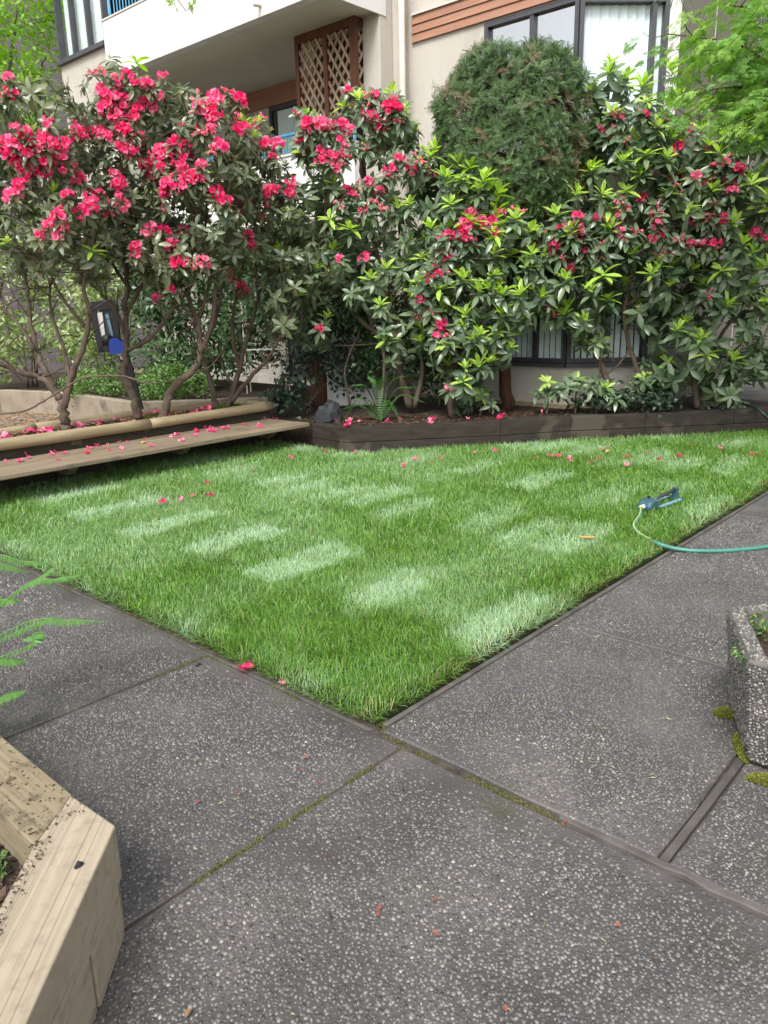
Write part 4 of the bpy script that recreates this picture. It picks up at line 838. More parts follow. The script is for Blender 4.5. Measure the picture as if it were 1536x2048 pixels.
    def dress(s, n, leaf, fresh=0.0, bud=0.0, flowers=(), default=9.0, scale=1.0, wilt=0.3, up=0.6, extra=0.0, fs=1.0, shoots=()):
        sp = s.spots(n); sp.sort(key=lambda q: np.linalg.norm(q[0] - s.base))
        for p, v in sp:
            s.twig(p); ax = v + np.array([0, 0, up]) + np.array([rnd.gauss(0, 0.25) for _ in range(3)])
            if rnd.random() < 0.25: ax = ax * [1, 1, 0.2]
            me = rnd.choice(ME[leaf]); s.put('leaf_whorl', me, p, ax, scale * rnd.uniform(0.68, 1.25))
            q = rnd.random()
            if q < fresh and v[2] > -0.5: s.put('new_shoot', rnd.choice(ME['fresh']), p + np.array([0, 0, 0.05]) + v * 0.03, np.array([ax[0] * 0.3, ax[1] * 0.3, 1.0]), scale * rnd.uniform(0.95, 1.6))
            elif q < fresh + bud and v[2] > -0.4: s.put('new_shoot', rnd.choice(ME['bud']), p + np.array([0, 0, 0.02]), np.array([ax[0] * 0.3, ax[1] * 0.3, 1.0]), scale * rnd.uniform(0.8, 1.2))
            elif q < fresh + bud + extra and v[2] > -0.2: s.put('blossom', rnd.choice(ME['truss']), p + np.array([0, 0, 0.02]), ax, scale * rnd.uniform(0.8, 1.1))
        for (x, y) in shoots:
            p = s.front(x, y, default) - _h * 0.03; s.twig(p); ax = -_h * 0.35 + np.array([rnd.gauss(0, 0.2), rnd.gauss(0, 0.2), 1.0]); s.put('leaf_whorl', rnd.choice(ME[leaf][:3]), p, ax, scale * rnd.uniform(0.8, 1.05))
            s.put('new_shoot', rnd.choice(ME['fresh']), p + np.array([0, 0, 0.045]), ax, scale * rnd.uniform(1.1, 1.6))
        for (x, y, k) in flowers:
            for i in range(k + (k > 1)):
                a, b_ = (0, 0) if i == 0 else (rnd.gauss(0, 24), rnd.gauss(0, 17)); p = s.front(x + a, y + b_, default) - _h * 0.02; s.twig(p)
                ax = -_h * 0.7 + np.array([0, 0, 0.8]) + np.array([rnd.gauss(0, 0.3) for _ in range(3)]); w = rnd.random() < wilt
                s.put('leaf_whorl', rnd.choice(ME[leaf][:3]), p - ax / np.linalg.norm(ax) * 0.02, ax, scale * rnd.uniform(0.85, 1.1))
                s.put('blossom', rnd.choice(ME['wilt' if w else 'truss']), p, ax, fs * rnd.uniform(0.62, 1.08))

RH = 'rhododendrons around the lawn'
# --- A, nearest in the log bed at the left
t = Tree('rhododendron', 'flowering rhododendron at the left end of the log bed, forking low', 'rhododendron', atz(133, 858, 0.42), RH); D = 7.5; t.thick = 0.84; t.shell = (0.3, 1.06)
t.limb_px([(133, 862), (130, 835), (122, 800)], D, 0.062, 0.05, n=4); t.limb_px([(122, 800), (95, 765), (72, 752), (40, 745), (0, 720), (-60, 690)], D, 0.042, 0.018, [0, -.02, -.05, -.1, -.15, -.2])
t.limb_px([(118, 800), (97, 755), (75, 705), (62, 650), (55, 580), (35, 500)], D, 0.04, 0.016, [0, 0, .05, .1, .2, .3]); t.limb_px([(128, 815), (140, 770), (150, 735), (172, 675), (178, 630), (168, 575), (180, 520), (190, 440)], D, 0.045, 0.014, [0, 0, 0, 0, -.05, -.1, -.15, -.2])
t.limb_px([(142, 765), (125, 690), (100, 610), (110, 520)], D, 0.025, 0.012, [0, .1, .2, .25]); t.limb_px([(70, 700), (30, 640), (-20, 600)], D, 0.022, 0.01); t.limb_px([(175, 660), (120, 590), (90, 520), (60, 460)], D, 0.02, 0.01, [0, -.1, -.2, -.2])
t.limb_px([(-20, 828), (40, 824), (70, 812), (115, 785), (165, 757), (205, 752), (250, 753), (300, 770)], 7.2, 0.012, 0.009, node=False)
for a in ((30, 250, 80, 90), (110, 290, 90, 100), (50, 390, 110, 100), (140, 440, 90, 80), (-30, 330, 80, 130), (60, 490, 120, 75), (80, 215, 70, 60), (150, 500, 80, 60)): t.lobe_px(a[0], a[1], D, a[2], a[3], 0.62)
t.tangle(45); t.dress(270, 'olive', 0.05, 0.2, [(12, 190, 2), (20, 310, 3), (60, 300, 3), (95, 300, 3), (45, 330, 2), (150, 362, 2), (120, 425, 3), (100, 455, 2), (185, 415, 3), (165, 285, 2), (70, 350, 2), (30, 400, 1), (100, 250, 1), (130, 330, 2)], D, scale=0.88, wilt=0.3, fs=0.95); t.finish()
# --- B
t = Tree('rhododendron', 'tall flowering rhododendron in the log bed with one crooked trunk rising from moss', 'rhododendron', atz(277, 836, 0.42), RH); D = 8.2; t.thick = 0.84; t.shell = (0.3, 1.06)
t.limb_px([(277, 838), (270, 805), (260, 778), (247, 748), (252, 700), (251, 630), (254, 560), (245, 470)], D, 0.062, 0.022); t.limb_px([(252, 702), (300, 676), (345, 620), (380, 575), (400, 520)], D, 0.03, 0.012, [0, -.05, -.1, -.15, -.2])
t.limb_px([(252, 672), (232, 625), (205, 590), (180, 560), (170, 500)], D, 0.026, 0.012, [0, -.1, -.2, -.25, -.3]); t.limb_px([(251, 630), (290, 560), (320, 500), (330, 430)], D, 0.024, 0.01); t.limb_px([(253, 570), (215, 510), (200, 430), (230, 340)], D, 0.022, 0.01, [0, .1, .2, .2])
for a in ((240, 240, 80, 80), (290, 300, 95, 100), (220, 350, 90, 90), (290, 420, 95, 80), (220, 480, 100, 80), (310, 195, 50, 40), (250, 185, 70, 50), (300, 510, 80, 50)): t.lobe_px(a[0], a[1], D, a[2], a[3], 0.6)
t.tangle(45); t.dress(255, 'olive', 0.05, 0.2, [(215, 155, 2), (240, 195, 4), (225, 205, 3), (270, 165, 2), (300, 180, 3), (310, 215, 3), (280, 225, 2), (235, 240, 3), (205, 275, 3), (180, 270, 2), (240, 300, 2), (290, 335, 4), (320, 335, 3), (230, 355, 2), (350, 305, 4), (275, 495, 2), (330, 470, 2), (215, 410, 2), (150, 300, 1), (260, 270, 2)], D, scale=0.88, wilt=0.3, fs=0.95); t.finish()
# --- C
t = Tree('rhododendron', 'flowering rhododendron in the log bed with a trunk bowed out to the side', 'rhododendron', atz(325, 840, 0.42), RH); D = 8.1; t.thick = 0.84; t.shell = (0.3, 1.06)
t.limb_px([(325, 840), (335, 800), (352, 768), (385, 742), (402, 702), (396, 640), (375, 590), (370, 520), (390, 430)], D, 0.055, 0.018); t.limb_px([(402, 704), (425, 640), (432, 575), (450, 500), (450, 400)], D, 0.035, 0.013); t.limb_px([(396, 640), (420, 560), (410, 470), (420, 360)], D, 0.025, 0.01, [0, .1, .15, .1])
t.limb_px([(395, 650), (350, 590), (320, 540)], D, 0.02, 0.01, [0, -.2, -.3])
for a in ((390, 280, 90, 75), (440, 330, 80, 100), (380, 390, 90, 90), (360, 490, 90, 80), (440, 460, 90, 90), (355, 545, 45, 40), (400, 230, 60, 45)): t.lobe_px(a[0], a[1], D, a[2], a[3], 0.6)
t.tangle(45); t.dress(260, 'olive', 0.05, 0.2, [(420, 215, 4), (400, 225, 2), (365, 250, 2), (345, 300, 4), (365, 350, 4), (340, 375, 2), (395, 365, 3), (375, 375, 3), (430, 240, 2), (355, 535, 4), (350, 290, 3), (325, 310, 2), (435, 395, 2), (440, 300, 2), (330, 420, 1), (345, 580, 1)], D, scale=0.88, wilt=0.3, fs=0.95); t.finish()
# --- D
t = Tree('rhododendron', 'rhododendron with several pale spreading stems at the end of the log bed', 'rhododendron', atz(452, 815, 0.42), RH); D = 8.9; t.thick = 0.84; t.shell = (0.3, 1.06)
t.limb_px([(432, 818), (427, 785), (412, 735), (404, 705), (430, 640), (450, 560)], D, 0.045, 0.016); t.limb_px([(455, 815), (470, 770), (480, 730), (495, 670), (515, 600), (510, 520)], D, 0.045, 0.015); t.limb_px([(458, 808), (500, 755), (530, 725), (552, 690), (580, 630)], D, 0.035, 0.012, [0, -.1, -.2, -.2, -.2]); t.limb_px([(478, 735), (465, 670), (470, 600), (490, 520), (520, 420)], D, 0.03, 0.012); t.limb_px([(470, 775), (445, 735), (440, 690)], D, 0.02, 0.01)
for a in ((500, 400, 70, 90), (540, 380, 50, 80), (560, 470, 70, 80), (490, 490, 80, 70), (600, 540, 60, 80), (500, 300, 45, 45), (570, 620, 50, 60)): t.lobe_px(a[0], a[1], D, a[2], a[3], 0.55)
t.tangle(45); t.dress(285, 'olive', 0.08, 0.2, [(510, 255, 2), (475, 245, 2), (528, 292, 2), (545, 318, 1), (490, 410, 3), (545, 380, 2), (580, 390, 2), (500, 475, 1), (465, 555, 1), (490, 585, 2), (505, 490, 1), (540, 415, 2), (320, 600, 1)], D, scale=0.88, wilt=0.3, fs=0.95); t.finish()
# --- F, centre, behind the fern
t = Tree('rhododendron', 'tall rhododendron with pale wilting blossoms in front of the downpipe', 'rhododendron', atd(820, 800, 9.3), RH); D = 9.3
t.limb_px([(820, 815), (800, 740), (790, 660), (770, 580), (745, 470), (725, 360), (720, 280)], D, 0.05, 0.014); t.limb_px([(830, 815), (845, 740), (830, 650), (800, 540), (800, 430)], D, 0.035, 0.012); t.limb_px([(795, 690), (720, 640), (670, 560), (650, 460), (660, 360)], D, 0.03, 0.01); t.limb_px([(760, 815), (770, 720), (740, 640), (700, 560)], D, 0.025, 0.01); t.limb_px([(700, 810), (690, 740), (720, 660)], D + .2, 0.018, 0.01, node=False)
for a in ((735, 250, 75, 60), (790, 250, 35, 45), (640, 275, 55, 45), (700, 340, 105, 80), (790, 350, 60, 90), (640, 420, 80, 80), (740, 450, 100, 90), (820, 470, 70, 90), (660, 530, 85, 80), (760, 570, 95, 90), (800, 670, 60, 70), (620, 640, 60, 70), (830, 350, 40, 50)): t.lobe_px(a[0], a[1], D, a[2], a[3], 0.55)
t.dress(270, 'dark', 0.18, 0.26, [(640, 255, 4), (615, 250, 3), (655, 275, 3), (650, 310, 3), (690, 315, 3), (735, 195, 2), (745, 240, 3), (760, 260, 2), (790, 225, 3), (795, 240, 2), (700, 265, 2), (665, 330, 2), (605, 310, 2), (790, 355, 2), (705, 395, 2), (725, 425, 2), (720, 375, 2), (680, 410, 1), (835, 325, 2), (580, 392, 1), (540, 380, 1), (560, 420, 1), (730, 520, 1), (640, 660, 1), (805, 325, 1), (760, 390, 1), (680, 520, 1)], D, scale=1.1, wilt=0.45, shoots=((720, 212), (612, 312), (860, 325), (622, 578), (632, 548), (770, 548), (700, 470), (820, 420), (760, 620), (660, 450), (590, 460))); t.finish()
# --- G, centre right with bright new leaves
t = Tree('rhododendron', 'leafy rhododendron with bright yellow green new shoots below the round cedar', 'rhododendron', atd(905, 830, 9.1), RH); D = 9.0
t.limb_px([(905, 835), (900, 770), (915, 690), (935, 600), (950, 500), (960, 430)], D, 0.045, 0.014); t.limb_px([(905, 780), (870, 690), (865, 590), (880, 480)], D, 0.025, 0.01); t.limb_px([(915, 700), (970, 630), (1010, 550), (1030, 470)], D, 0.025, 0.01)
for a in ((890, 400, 50, 75), (900, 480, 75, 70), (960, 500, 90, 75), (1020, 480, 75, 55), (950, 590, 100, 75), (1010, 600, 70, 80), (910, 680, 75, 70), (990, 690, 45, 45), (930, 755, 60, 50), (860, 570, 50, 80), (960, 410, 40, 50), (1060, 540, 40, 60)): t.lobe_px(a[0], a[1], D, a[2], a[3], 0.5)
t.dress(265, 'dark', 0.58, 0.05, [(880, 480, 3), (895, 515, 3), (890, 550, 3), (920, 465, 2), (960, 448, 2), (930, 480, 2), (1005, 430, 3), (840, 600, 2), (875, 675, 2), (945, 490, 2), (900, 780, 1), (885, 655, 1), (990, 470, 1), (870, 530, 1)], D, scale=1.22, wilt=0.6, fs=0.95, shoots=((920, 370), (965, 375), (955, 395), (1010, 350), (940, 455), (1050, 545), (1062, 520), (985, 560), (955, 592), (1000, 640), (930, 640), (960, 740), (890, 700), (1040, 600), (870, 310), (885, 630), (930, 520), (900, 420), (1030, 450), (985, 480), (1005, 600), (945, 690), (880, 590), (1045, 650), (985, 520), (925, 570))); t.finish()
# --- H, right of the window
t = Tree('rhododendron', 'wide rhododendron with leaning dark stems before the ground floor window', 'rhododendron', atd(1235, 815, 9.15), RH); D = 9.1
t.limb_px([(1232, 815), (1215, 765), (1195, 710), (1175, 650), (1165, 590), (1180, 500), (1200, 400)], D, 0.045, 0.014); t.limb_px([(1300, 810), (1285, 770), (1262, 700), (1250, 620), (1270, 520), (1280, 400), (1290, 290)], D, 0.036, 0.012); t.limb_px([(1262, 700), (1225, 740), (1190, 760)], D, 0.014, 0.006); t.limb_px([(1165, 600), (1130, 540), (1110, 480)], D, 0.02, 0.01); t.limb_px([(1255, 610), (1320, 560), (1360, 480)], D, 0.022, 0.01)
for a in ((1265, 270, 80, 60), (1320, 250, 50, 45), (1240, 340, 90, 70), (1320, 370, 100, 80), (1180, 420, 85, 65), (1120, 480, 70, 60), (1200, 490, 95, 75), (1290, 470, 105, 80), (1370, 440, 80, 80), (1180, 580, 75, 55), (1270, 570, 85, 60), (1350, 560, 70, 70), (1150, 630, 50, 45), (1215, 200, 45, 40), (1090, 560, 50, 60), (1230, 620, 70, 40), (1320, 620, 60, 45)): t.lobe_px(a[0], a[1], D, a[2], a[3], 0.5)
t.dress(265, 'dark', 0.50, 0.14, [(1240, 240, 3), (1230, 255, 2), (1290, 232, 3), (1250, 285, 1), (1345, 310, 2), (1310, 430, 3), (1300, 485, 3), (1270, 465, 2), (1175, 490, 4), (1160, 520, 3), (1130, 460, 3), (1080, 490, 3), (1105, 490, 2), (1160, 450, 3), (1170, 500, 2), (1370, 500, 3), (1280, 400, 2), (1245, 420, 2), (1155, 440, 1), (1230, 440, 2), (1390, 355, 2), (1100, 610, 2), (1140, 540, 1), (1320, 470, 2), (1195, 540, 1)], D, scale=1.25, wilt=0.7, fs=0.9, shoots=((1190, 230), (1222, 240), (1240, 335), (1282, 185), (1340, 158), (1290, 322), (1310, 270), (1180, 355), (1250, 395), (1150, 400), (1180, 595), (1205, 562), (1130, 570), (1160, 680), (1215, 610), (1350, 205), (1200, 400), (1330, 330), (1110, 440), (1280, 360), (1220, 470), (1340, 400), (1300, 560), (1140, 480), (1260, 520), (1365, 260))); t.finish()
# --- I, far right
t = Tree('rhododendron', 'rhododendron at the far right beneath the maple, reaching low over the bed', 'rhododendron', atd(1395, 815, 9.2), RH); D = 9.1
t.limb_px([(1395, 815), (1390, 750), (1410, 680), (1430, 590), (1440, 480), (1460, 380)], D, 0.04, 0.013); t.limb_px([(1400, 740), (1450, 660), (1490, 600), (1520, 500)], D, 0.026, 0.01); t.limb_px([(1395, 780), (1340, 720), (1320, 660)], D, 0.018, 0.008); t.limb_px([(1420, 640), (1380, 560), (1390, 470)], D, 0.02, 0.01)
for a in ((1460, 340, 75, 60), (1440, 420, 90, 75), (1520, 420, 70, 80), (1430, 520, 95, 75), (1510, 540, 75, 85), (1390, 620, 70, 60), (1480, 640, 80, 70), (1370, 710, 50, 55), (1330, 700, 40, 70), (1430, 760, 50, 40), (1500, 300, 50, 40), (1560, 640, 70, 90), (1550, 350, 70, 60), (1560, 500, 70, 80), (1510, 720, 60, 50)): t.lobe_px(a[0], a[1], D, a[2], a[3], 0.5)
t.dress(270, 'dark', 0.44, 0.12, [(1450, 325, 4), (1440, 345, 3), (1435, 370, 2), (1380, 360, 3), (1410, 445, 4), (1420, 430, 2), (1470, 365, 3), (1400, 300, 2), (1510, 470, 2), (1365, 500, 2), (1385, 495, 2), (1440, 440, 1), (1415, 590, 1), (1345, 360, 2)], D, scale=1.28, wilt=0.65, fs=0.9, shoots=((1445, 285), (1480, 280), (1400, 270), (1520, 300), (1530, 545), (1500, 580), (1440, 552), (1382, 552), (1530, 412), (1480, 500), (1420, 395), (1460, 460), (1500, 380), (1390, 420), (1450, 620), (1350, 670))); t.finish()
# --- low seedlings in the bed
for (x, y, Dd, lb, k) in ((1212, 785, 9.0, 'low rhododendron seedling with one pale green whorl above the bed wall', 7), (1152, 770, 9.0, 'small dark rhododendron seedling beside the leaning stem', 6), (1200, 690, 9.0, 'thin rhododendron sapling with a bright tip before the window sill', 6), (960, 800, 8.95, 'drooping rhododendron seedling beside the fern', 5), (1440, 800, 9.2, 'low rhododendron seedling at the end of the bed', 6), (1095, 775, 9.0, 'low rhododendron seedling between the cedar trunk and the leaning stem', 6), (1290, 765, 9.0, 'leafy rhododendron seedling at the foot of the second leaning stem', 8), (1335, 735, 9.05, 'taller dark rhododendron sapling below the end of the window sill', 9)):
    p = atd(x, y, Dd); t = Tree('rhododendron_seedling', lb, 'seedling', (p[0], p[1], 0.29)); t.limb([(p[0], p[1], 0.29), (p[0] + 0.02, p[1], (0.29 + p[2]) / 2), tuple(p)], 0.012, 0.006)
    for i in range(k):
        q = p + np.array([rnd.gauss(0, 0.10), rnd.gauss(0, 0.10), rnd.uniform(-0.12, 0.06)]); q[2] = max(q[2], 0.34); t.twig(q); t.put('leaf_whorl', rnd.choice(ME['dark'][:3]), q, (rnd.gauss(0, 0.4) - 0.4, rnd.gauss(0, 0.4) - 0.3, 1), rnd.uniform(0.9, 1.2))
    t.put('new_shoot', ME['fresh'][3], p + [0, 0, 0.05], (-0.6, -0.5, 0.8), 1.2); t.finish('bark', 'stem')

# --- round clipped cedar
def spray(seed, mat_):
    r = random.Random(seed); mb = MB()
    def frond(o, az, L, n, el):
        d = np.array([math.cos(az) * math.cos(el), math.sin(az) * math.cos(el), math.sin(el)]); s_ = np.array([-math.sin(az), math.cos(az), 0])
        for i in range(n):
            t = 0.15 + 0.85 * i / (n - 1); p = o + d * L * t + np.array([0, 0, -0.25 * L * t * t])
            for sg in (-1, 1):
                l = L * 0.34 * (1 - 0.7 * t) + 0.010; v = d * 0.75 + s_ * sg * 0.7 + np.array([0, 0, r.uniform(-0.15, 0.1)]); w = np.cross(v, [0, 0, 1]); w = w / np.linalg.norm(w) * 0.0042
                mb.add([p - w * 0.6, p + v * l * 0.6 + w, p + v * l, p + v * l * 0.55 - w], [(0, 1, 2, 3)])
        mb.add([o - s_ * 0.004, o + s_ * 0.004, o + d * L + np.array([0, 0, -0.25 * L])], [(0, 1, 2)])
    for k in range(7): frond(np.array([0, 0, 0.012 * k]), r.uniform(0, 6.28), r.uniform(0.09, 0.19), 7, r.uniform(0.1, 1.2))
    return raw_mesh('spray', mb.V, mb.F, M[mat_], False)
SPR = [spray(300 + k, 'cedar') for k in range(5)]; SPB = [spray(310 + k, 'cedar_brown') for k in range(3)]
D = 9.25; p = atd(1012, 800, 9.5); t = Tree('clipped_cedar', 'tall cedar clipped into a rounded barrel with brown patches', 'cedar', (p[0], p[1], 0.28))
t.limb([(p[0], p[1], 0.28), (p[0] - 0.01, p[1] + 0.02, 0.9), tuple(atd(1025, 420, D)), tuple(atd(1030, 200, D))], 0.085, 0.03, 10)
cc = atd(1028, 275, D); cr = (0.79, 0.56, 0.80)
def cedar_spots(n):
    out = []
    while len(out) < n:
        v = np.array([rnd.gauss(0, 1) for _ in range(3)]); v /= np.linalg.norm(v); e = 3.0; k = (sum(abs(v) ** e)) ** (-1 / e) * rnd.choice((1.02, 1.0, 1.0, 0.95, 0.84)); lump = 1 + 0.035 * math.sin(v[0] * 8 + v[2] * 5) + 0.03 * math.sin(v[2] * 13 + v[0] * 4)
        w = v * k * lump; w[0] *= cr[0] * (1 - 0.10 * (w[2] > 0.5)); w[1] *= cr[1]; w[2] *= cr[2]
        q = cc + w[0] * _r + w[1] * _h + np.array([0, 0, w[2]])
        if q[0] > XF - 0.12: continue
        ax = v[0] * _r + v[1] * _h + np.array([0, 0, v[2] * 0.5 + 0.35]); out.append((q, ax))
    return out
cs = cedar_spots(1900); cs.sort(key=lambda q: depth(q[0]))
rest = MB(); near = cs[::6][:295]; nid = set(id(q) for q in near)
for q, ax in near:
    pch = hashnoise(np.array([q[0] * 1.0]), np.array([q[2]]), 2.2, 77)[0]; br = rnd.random() < (0.30 if pch > 0.62 else 0.03)
    t.put('foliage_spray', rnd.choice(SPB if br else SPR), q, ax, rnd.uniform(0.5, 0.95))
def joined(name, items, parent, mat_, kind='stuff'):
    """many small copies written into one mesh: items are (mesh, place, axis, scale)"""
    Vs = []; Fs = []; base = 0; cache = {}
    for me, p, ax, sc in items:
        if me.name not in cache:
            v = np.empty(len(me.vertices) * 3, np.float32); me.vertices.foreach_get('co', v); cache[me.name] = (v.reshape(-1, 3), [tuple(f.vertices) for f in me.polygons])
        v, f = cache[me.name]; R = np.array(rot_to(ax, rnd.uniform(0, 6.28)).to_matrix()) * sc; Vs.append(v @ R.T + np.asarray(p)); Fs += [tuple(i + base for i in q) for q in f]; base += len(v)
    off = ORG[parent.name] if parent is not None else 0
    return link(name, raw_mesh(name, np.concatenate(Vs) - off, Fs, mat_, True), parent, kind=kind)
oth = [q for q in cs if id(q) not in nid]; gsel = []; bsel = []
for q, ax in oth:
    pch = hashnoise(np.array([q[0]]), np.array([q[2]]), 2.2, 77)[0]; (bsel if rnd.random() < (0.38 if pch > 0.62 else 0.08) else gsel).append((rnd.choice(SPR), q, ax, rnd.uniform(0.5, 0.95)))
joined('foliage', gsel, t.o, M['cedar']); joined('dead_foliage', bsel, t.o, M['cedar_brown']); t.finish('redbark')
b = MB()
for i in range(500):
    q, ax = rnd.choice(cs); p2 = cc + (np.array(q) - cc) * rnd.uniform(0.25, 0.7); b.tube([p2, np.array(q)], [0.007, 0.003], 3, False)
b.build('twigs', M['redbark'], t.o, kind='stuff')

# --- maple reaching in from the right
def maple_leaf(o, d, up, L, mb):
    s_ = np.cross(up, d); s_ /= np.linalg.norm(s_) + 1e-9; u = np.cross(d, s_)
    for a, l in ((-1.9, 0.45), (-1.15, 0.8), (-0.55, 0.95), (0, 1.05), (0.55, 0.95), (1.15, 0.8), (1.9, 0.45)):
        v = d * math.cos(a) + s_ * math.sin(a); w = np.cross(u, v) * 0.085 * L; tip = o + v * L * l - u * 0.12 * L * l
        mb.add([o, o + v * L * l * 0.45 + w, tip, o + v * L * l * 0.45 - w], [(0, 1, 2, 3)])
def mspray(seed, n=17, L=0.05, spread=0.13):
    r = random.Random(seed); mb = MB()
    for i in range(n):
        az = r.uniform(-0.9, 0.9) + (math.pi if r.random() < 0.15 else 0); k = r.uniform(0.1, 1); o = np.array([spread * 1.4 * k, r.gauss(0, 0.05), r.uniform(-0.025, 0.02) - 0.03 * k])
        d = np.array([math.cos(az), math.sin(az), r.uniform(-0.7, -0.1)]); d /= np.linalg.norm(d); maple_leaf(o, d, np.array([r.gauss(0, 0.3), r.gauss(0, 0.3), 1]), L * r.uniform(0.75, 1.2), mb)
    return raw_mesh('maple_spray', mb.V, mb.F, M['maple'], False)
MSP = [mspray(400 + k) for k in range(6)]
p = atd(1830, 900, 7.4); t = Tree('japanese_maple', 'lacy light green maple with layered branches reaching in from the right', 'maple', (p[0], p[1], 0.0)); D = 7.2
t.limb([(p[0], p[1], 0), tuple(atd(1800, 650, D)), tuple(atd(1730, 380, D)), tuple(atd(1660, 180, D)), tuple(atd(1600, -40, D))], 0.07, 0.03, 10)
layers = [([(1730, 340), (1640, 230), (1560, 150), (1480, 90), (1400, 75), (1335, 68)], 34), ([(1660, 160), (1590, 90), (1530, 25), (1470, 12), (1440, 5)], 20), ([(1760, 400), (1650, 270), (1560, 200), (1480, 175), (1410, 182), (1365, 195)], 40), ([(1700, 300), (1600, 170), (1530, 120), (1450, 100), (1390, 105)], 34),
          ([(1770, 420), (1660, 290), (1560, 215), (1490, 195), (1420, 225)], 38), ([(1780, 450), (1660, 310), (1580, 240), (1520, 220), (1470, 235)], 36), ([(1740, 360), (1620, 200), (1560, 140), (1500, 120)], 36), ([(1700, 260), (1600, 150), (1540, 70), (1510, 50)], 18)]
for pts, k in layers:
    dd = [rnd.uniform(-0.25, 0.25) for _ in pts]; dd[0] = 0; P = [atd(x, y, D + e) for (x, y), e in zip(pts, dd)]; t.limb(P, 0.018, 0.004, 5); sp = spline(P, 8); m = len(sp)
    for i in range(int(k * 1.15)):
        j = int(m * rnd.uniform(0.35, 0.999)); d = sp[min(j + 1, m - 1)] - sp[max(j - 1, 0)]; d /= np.linalg.norm(d) + 1e-9
        q = sp[j] + _r * rnd.gauss(0, 0.12) + _h * rnd.gauss(0, 0.2) + np.array([0, 0, rnd.gauss(-0.02, 0.055)]); t.twig(q, 0.002)
        az = math.atan2(d[1], d[0]) + rnd.gauss(0, 0.6); link('leaves', rnd.choice(MSP), t.o, tuple(q - t.base), (rnd.gauss(0, 0.25), rnd.gauss(0.25, 0.25), az), rnd.uniform(0.8, 1.25))
oc = [(rnd.choice(MSP), atd(rnd.uniform(1600, 1950), rnd.uniform(-420, 300), D + rnd.gauss(0, 0.7)), (rnd.gauss(0, 0.3), rnd.gauss(0, 0.3), 1), rnd.uniform(1.0, 1.5)) for _ in range(240)]  # unseen crown beyond the right edge, added to shade the wall and bed
joined('foliage', oc, t.o, M['maple'])
t.finish()
# --- dark needled twig hanging into the top edge
t = Tree('drooping_needle_branch', 'dark needled twig hanging in at the top by the blinds', 'branch', atd(1350, -160, 6.0)); b0 = atd(1350, -160, 6.0)
t.limb([tuple(b0), tuple(atd(1350, -90, 6.0)), tuple(atd(1352, -40, 6.0))], 0.01, 0.006, 6); 
for k in range(16):
    a = atd(1352 + rnd.uniform(-12, 12), -40, 6.0); e = atd(1352 + rnd.uniform(-62, 40), rnd.uniform(-10, 42), 6.0 + rnd.uniform(-.1, .1)); n_ = MB(); n_.tube([a, (a + e) / 2 + [0, 0, 0.012], e], [0.0035, 0.004, 0.0008], 4); n_.build('needle', M['hedge_leaf'], t.o)
t.finish('bark', 'twig')
# --- overhanging twig with fresh maple leaves at the top left
t = Tree('overhanging_twig', 'twig of bright green lobed leaves hanging in at the top edge', 'branch', atd(300, -120, 5.2)); D = 5.2
t.limb_px([(300, -120), (330, -60), (350, -10), (372, 22)], D, 0.006, 0.002, sides=5); t.limb_px([(340, -40), (385, -10), (392, 8)], D, 0.003, 0.0015, sides=4)
for x, y in ((345, 3), (362, -8), (378, 12), (385, 22), (390, 2), (352, 12), (380, -12), (335, -8)):
    lm = MB()
    for a, l in ((-1.6, 0.6), (-0.75, 0.9), (0, 1.05), (0.75, 0.9), (1.6, 0.6)):
        L = 0.042; lm.add([(0, 0, 0), (L * l * 0.55 * math.cos(a - 0.35), L * l * 0.55 * math.sin(a - 0.35), 0), (L * l * math.cos(a), L * l * math.sin(a), -0.008), (L * l * 0.55 * math.cos(a + 0.35), L * l * 0.55 * math.sin(a + 0.35), 0)], [(0, 1, 2, 3)])
    q = atd(x, y, D); t.twig(q, 0.0012); link('leaf', raw_mesh('leaf', lm.V, lm.F, M['tree_leaf']), t.o, tuple(q - t.base), (rnd.uniform(0.9, 1.5), rnd.gauss(0, 0.4), rnd.uniform(0, 6.28)), 1.1)
t.finish('bark', 'twig')

# --- generic leafy shrubs and trees behind
def leaf_cluster(seed, n, L, w, mat_, R=0.12):
    r = random.Random(seed); mb = MB()
    for i in range(n):
        V, F = leaf_geo(L * r.uniform(0.7, 1.2), w * r.uniform(0.8, 1.2), 0.25, 0.3, ((0, 0.1), (0.4, 1.0), (1.0, 0.03)))
        o = np.array([r.gauss(0, R * 0.5), r.gauss(0, R * 0.5), r.gauss(0, R * 0.5)]); place(mb, V, F, r.uniform(0, 6.28), r.uniform(-0.7, 0.9), r.uniform(-0.6, 0.6), o)
    return raw_mesh('leaf_cluster', mb.V, mb.F, M[mat_], True)
def shrub(name, label, cat, base, lobes, n, meshes, stems=6, rs=0.015, bark='bark', up=0.6, sc=(0.8, 1.2), trunk_r=None):
    t = Tree(name, label, cat, base)
    for x, y, D, rx, ry, rd in lobes: t.lobe_px(x, y, D, rx, ry, rd)
    for k in range(stems):
        c, a, d, h = t.lobes[k % len(t.lobes)]; e = c + np.array([rnd.gauss(0, 0.15), rnd.gauss(0, 0.15), 0.0]); m_ = (t.base + e) / 2 + np.array([rnd.gauss(0, 0.12), rnd.gauss(0, 0.12), 0]); t.limb([tuple(t.base + np.array([rnd.gauss(0, 0.06), rnd.gauss(0, 0.06), 0])), tuple(m_), tuple(e)], trunk_r or rs, rs * 0.4, 6)
    for p, v in t.spots(n, (0.45, 1.05)):
        t.twig(p, 0.003); t.put('leaves', rnd.choice(meshes), p, v + np.array([0, 0, up]), rnd.uniform(*sc))
    t.finish(bark, 'trunk' if trunk_r else 'stem'); return t
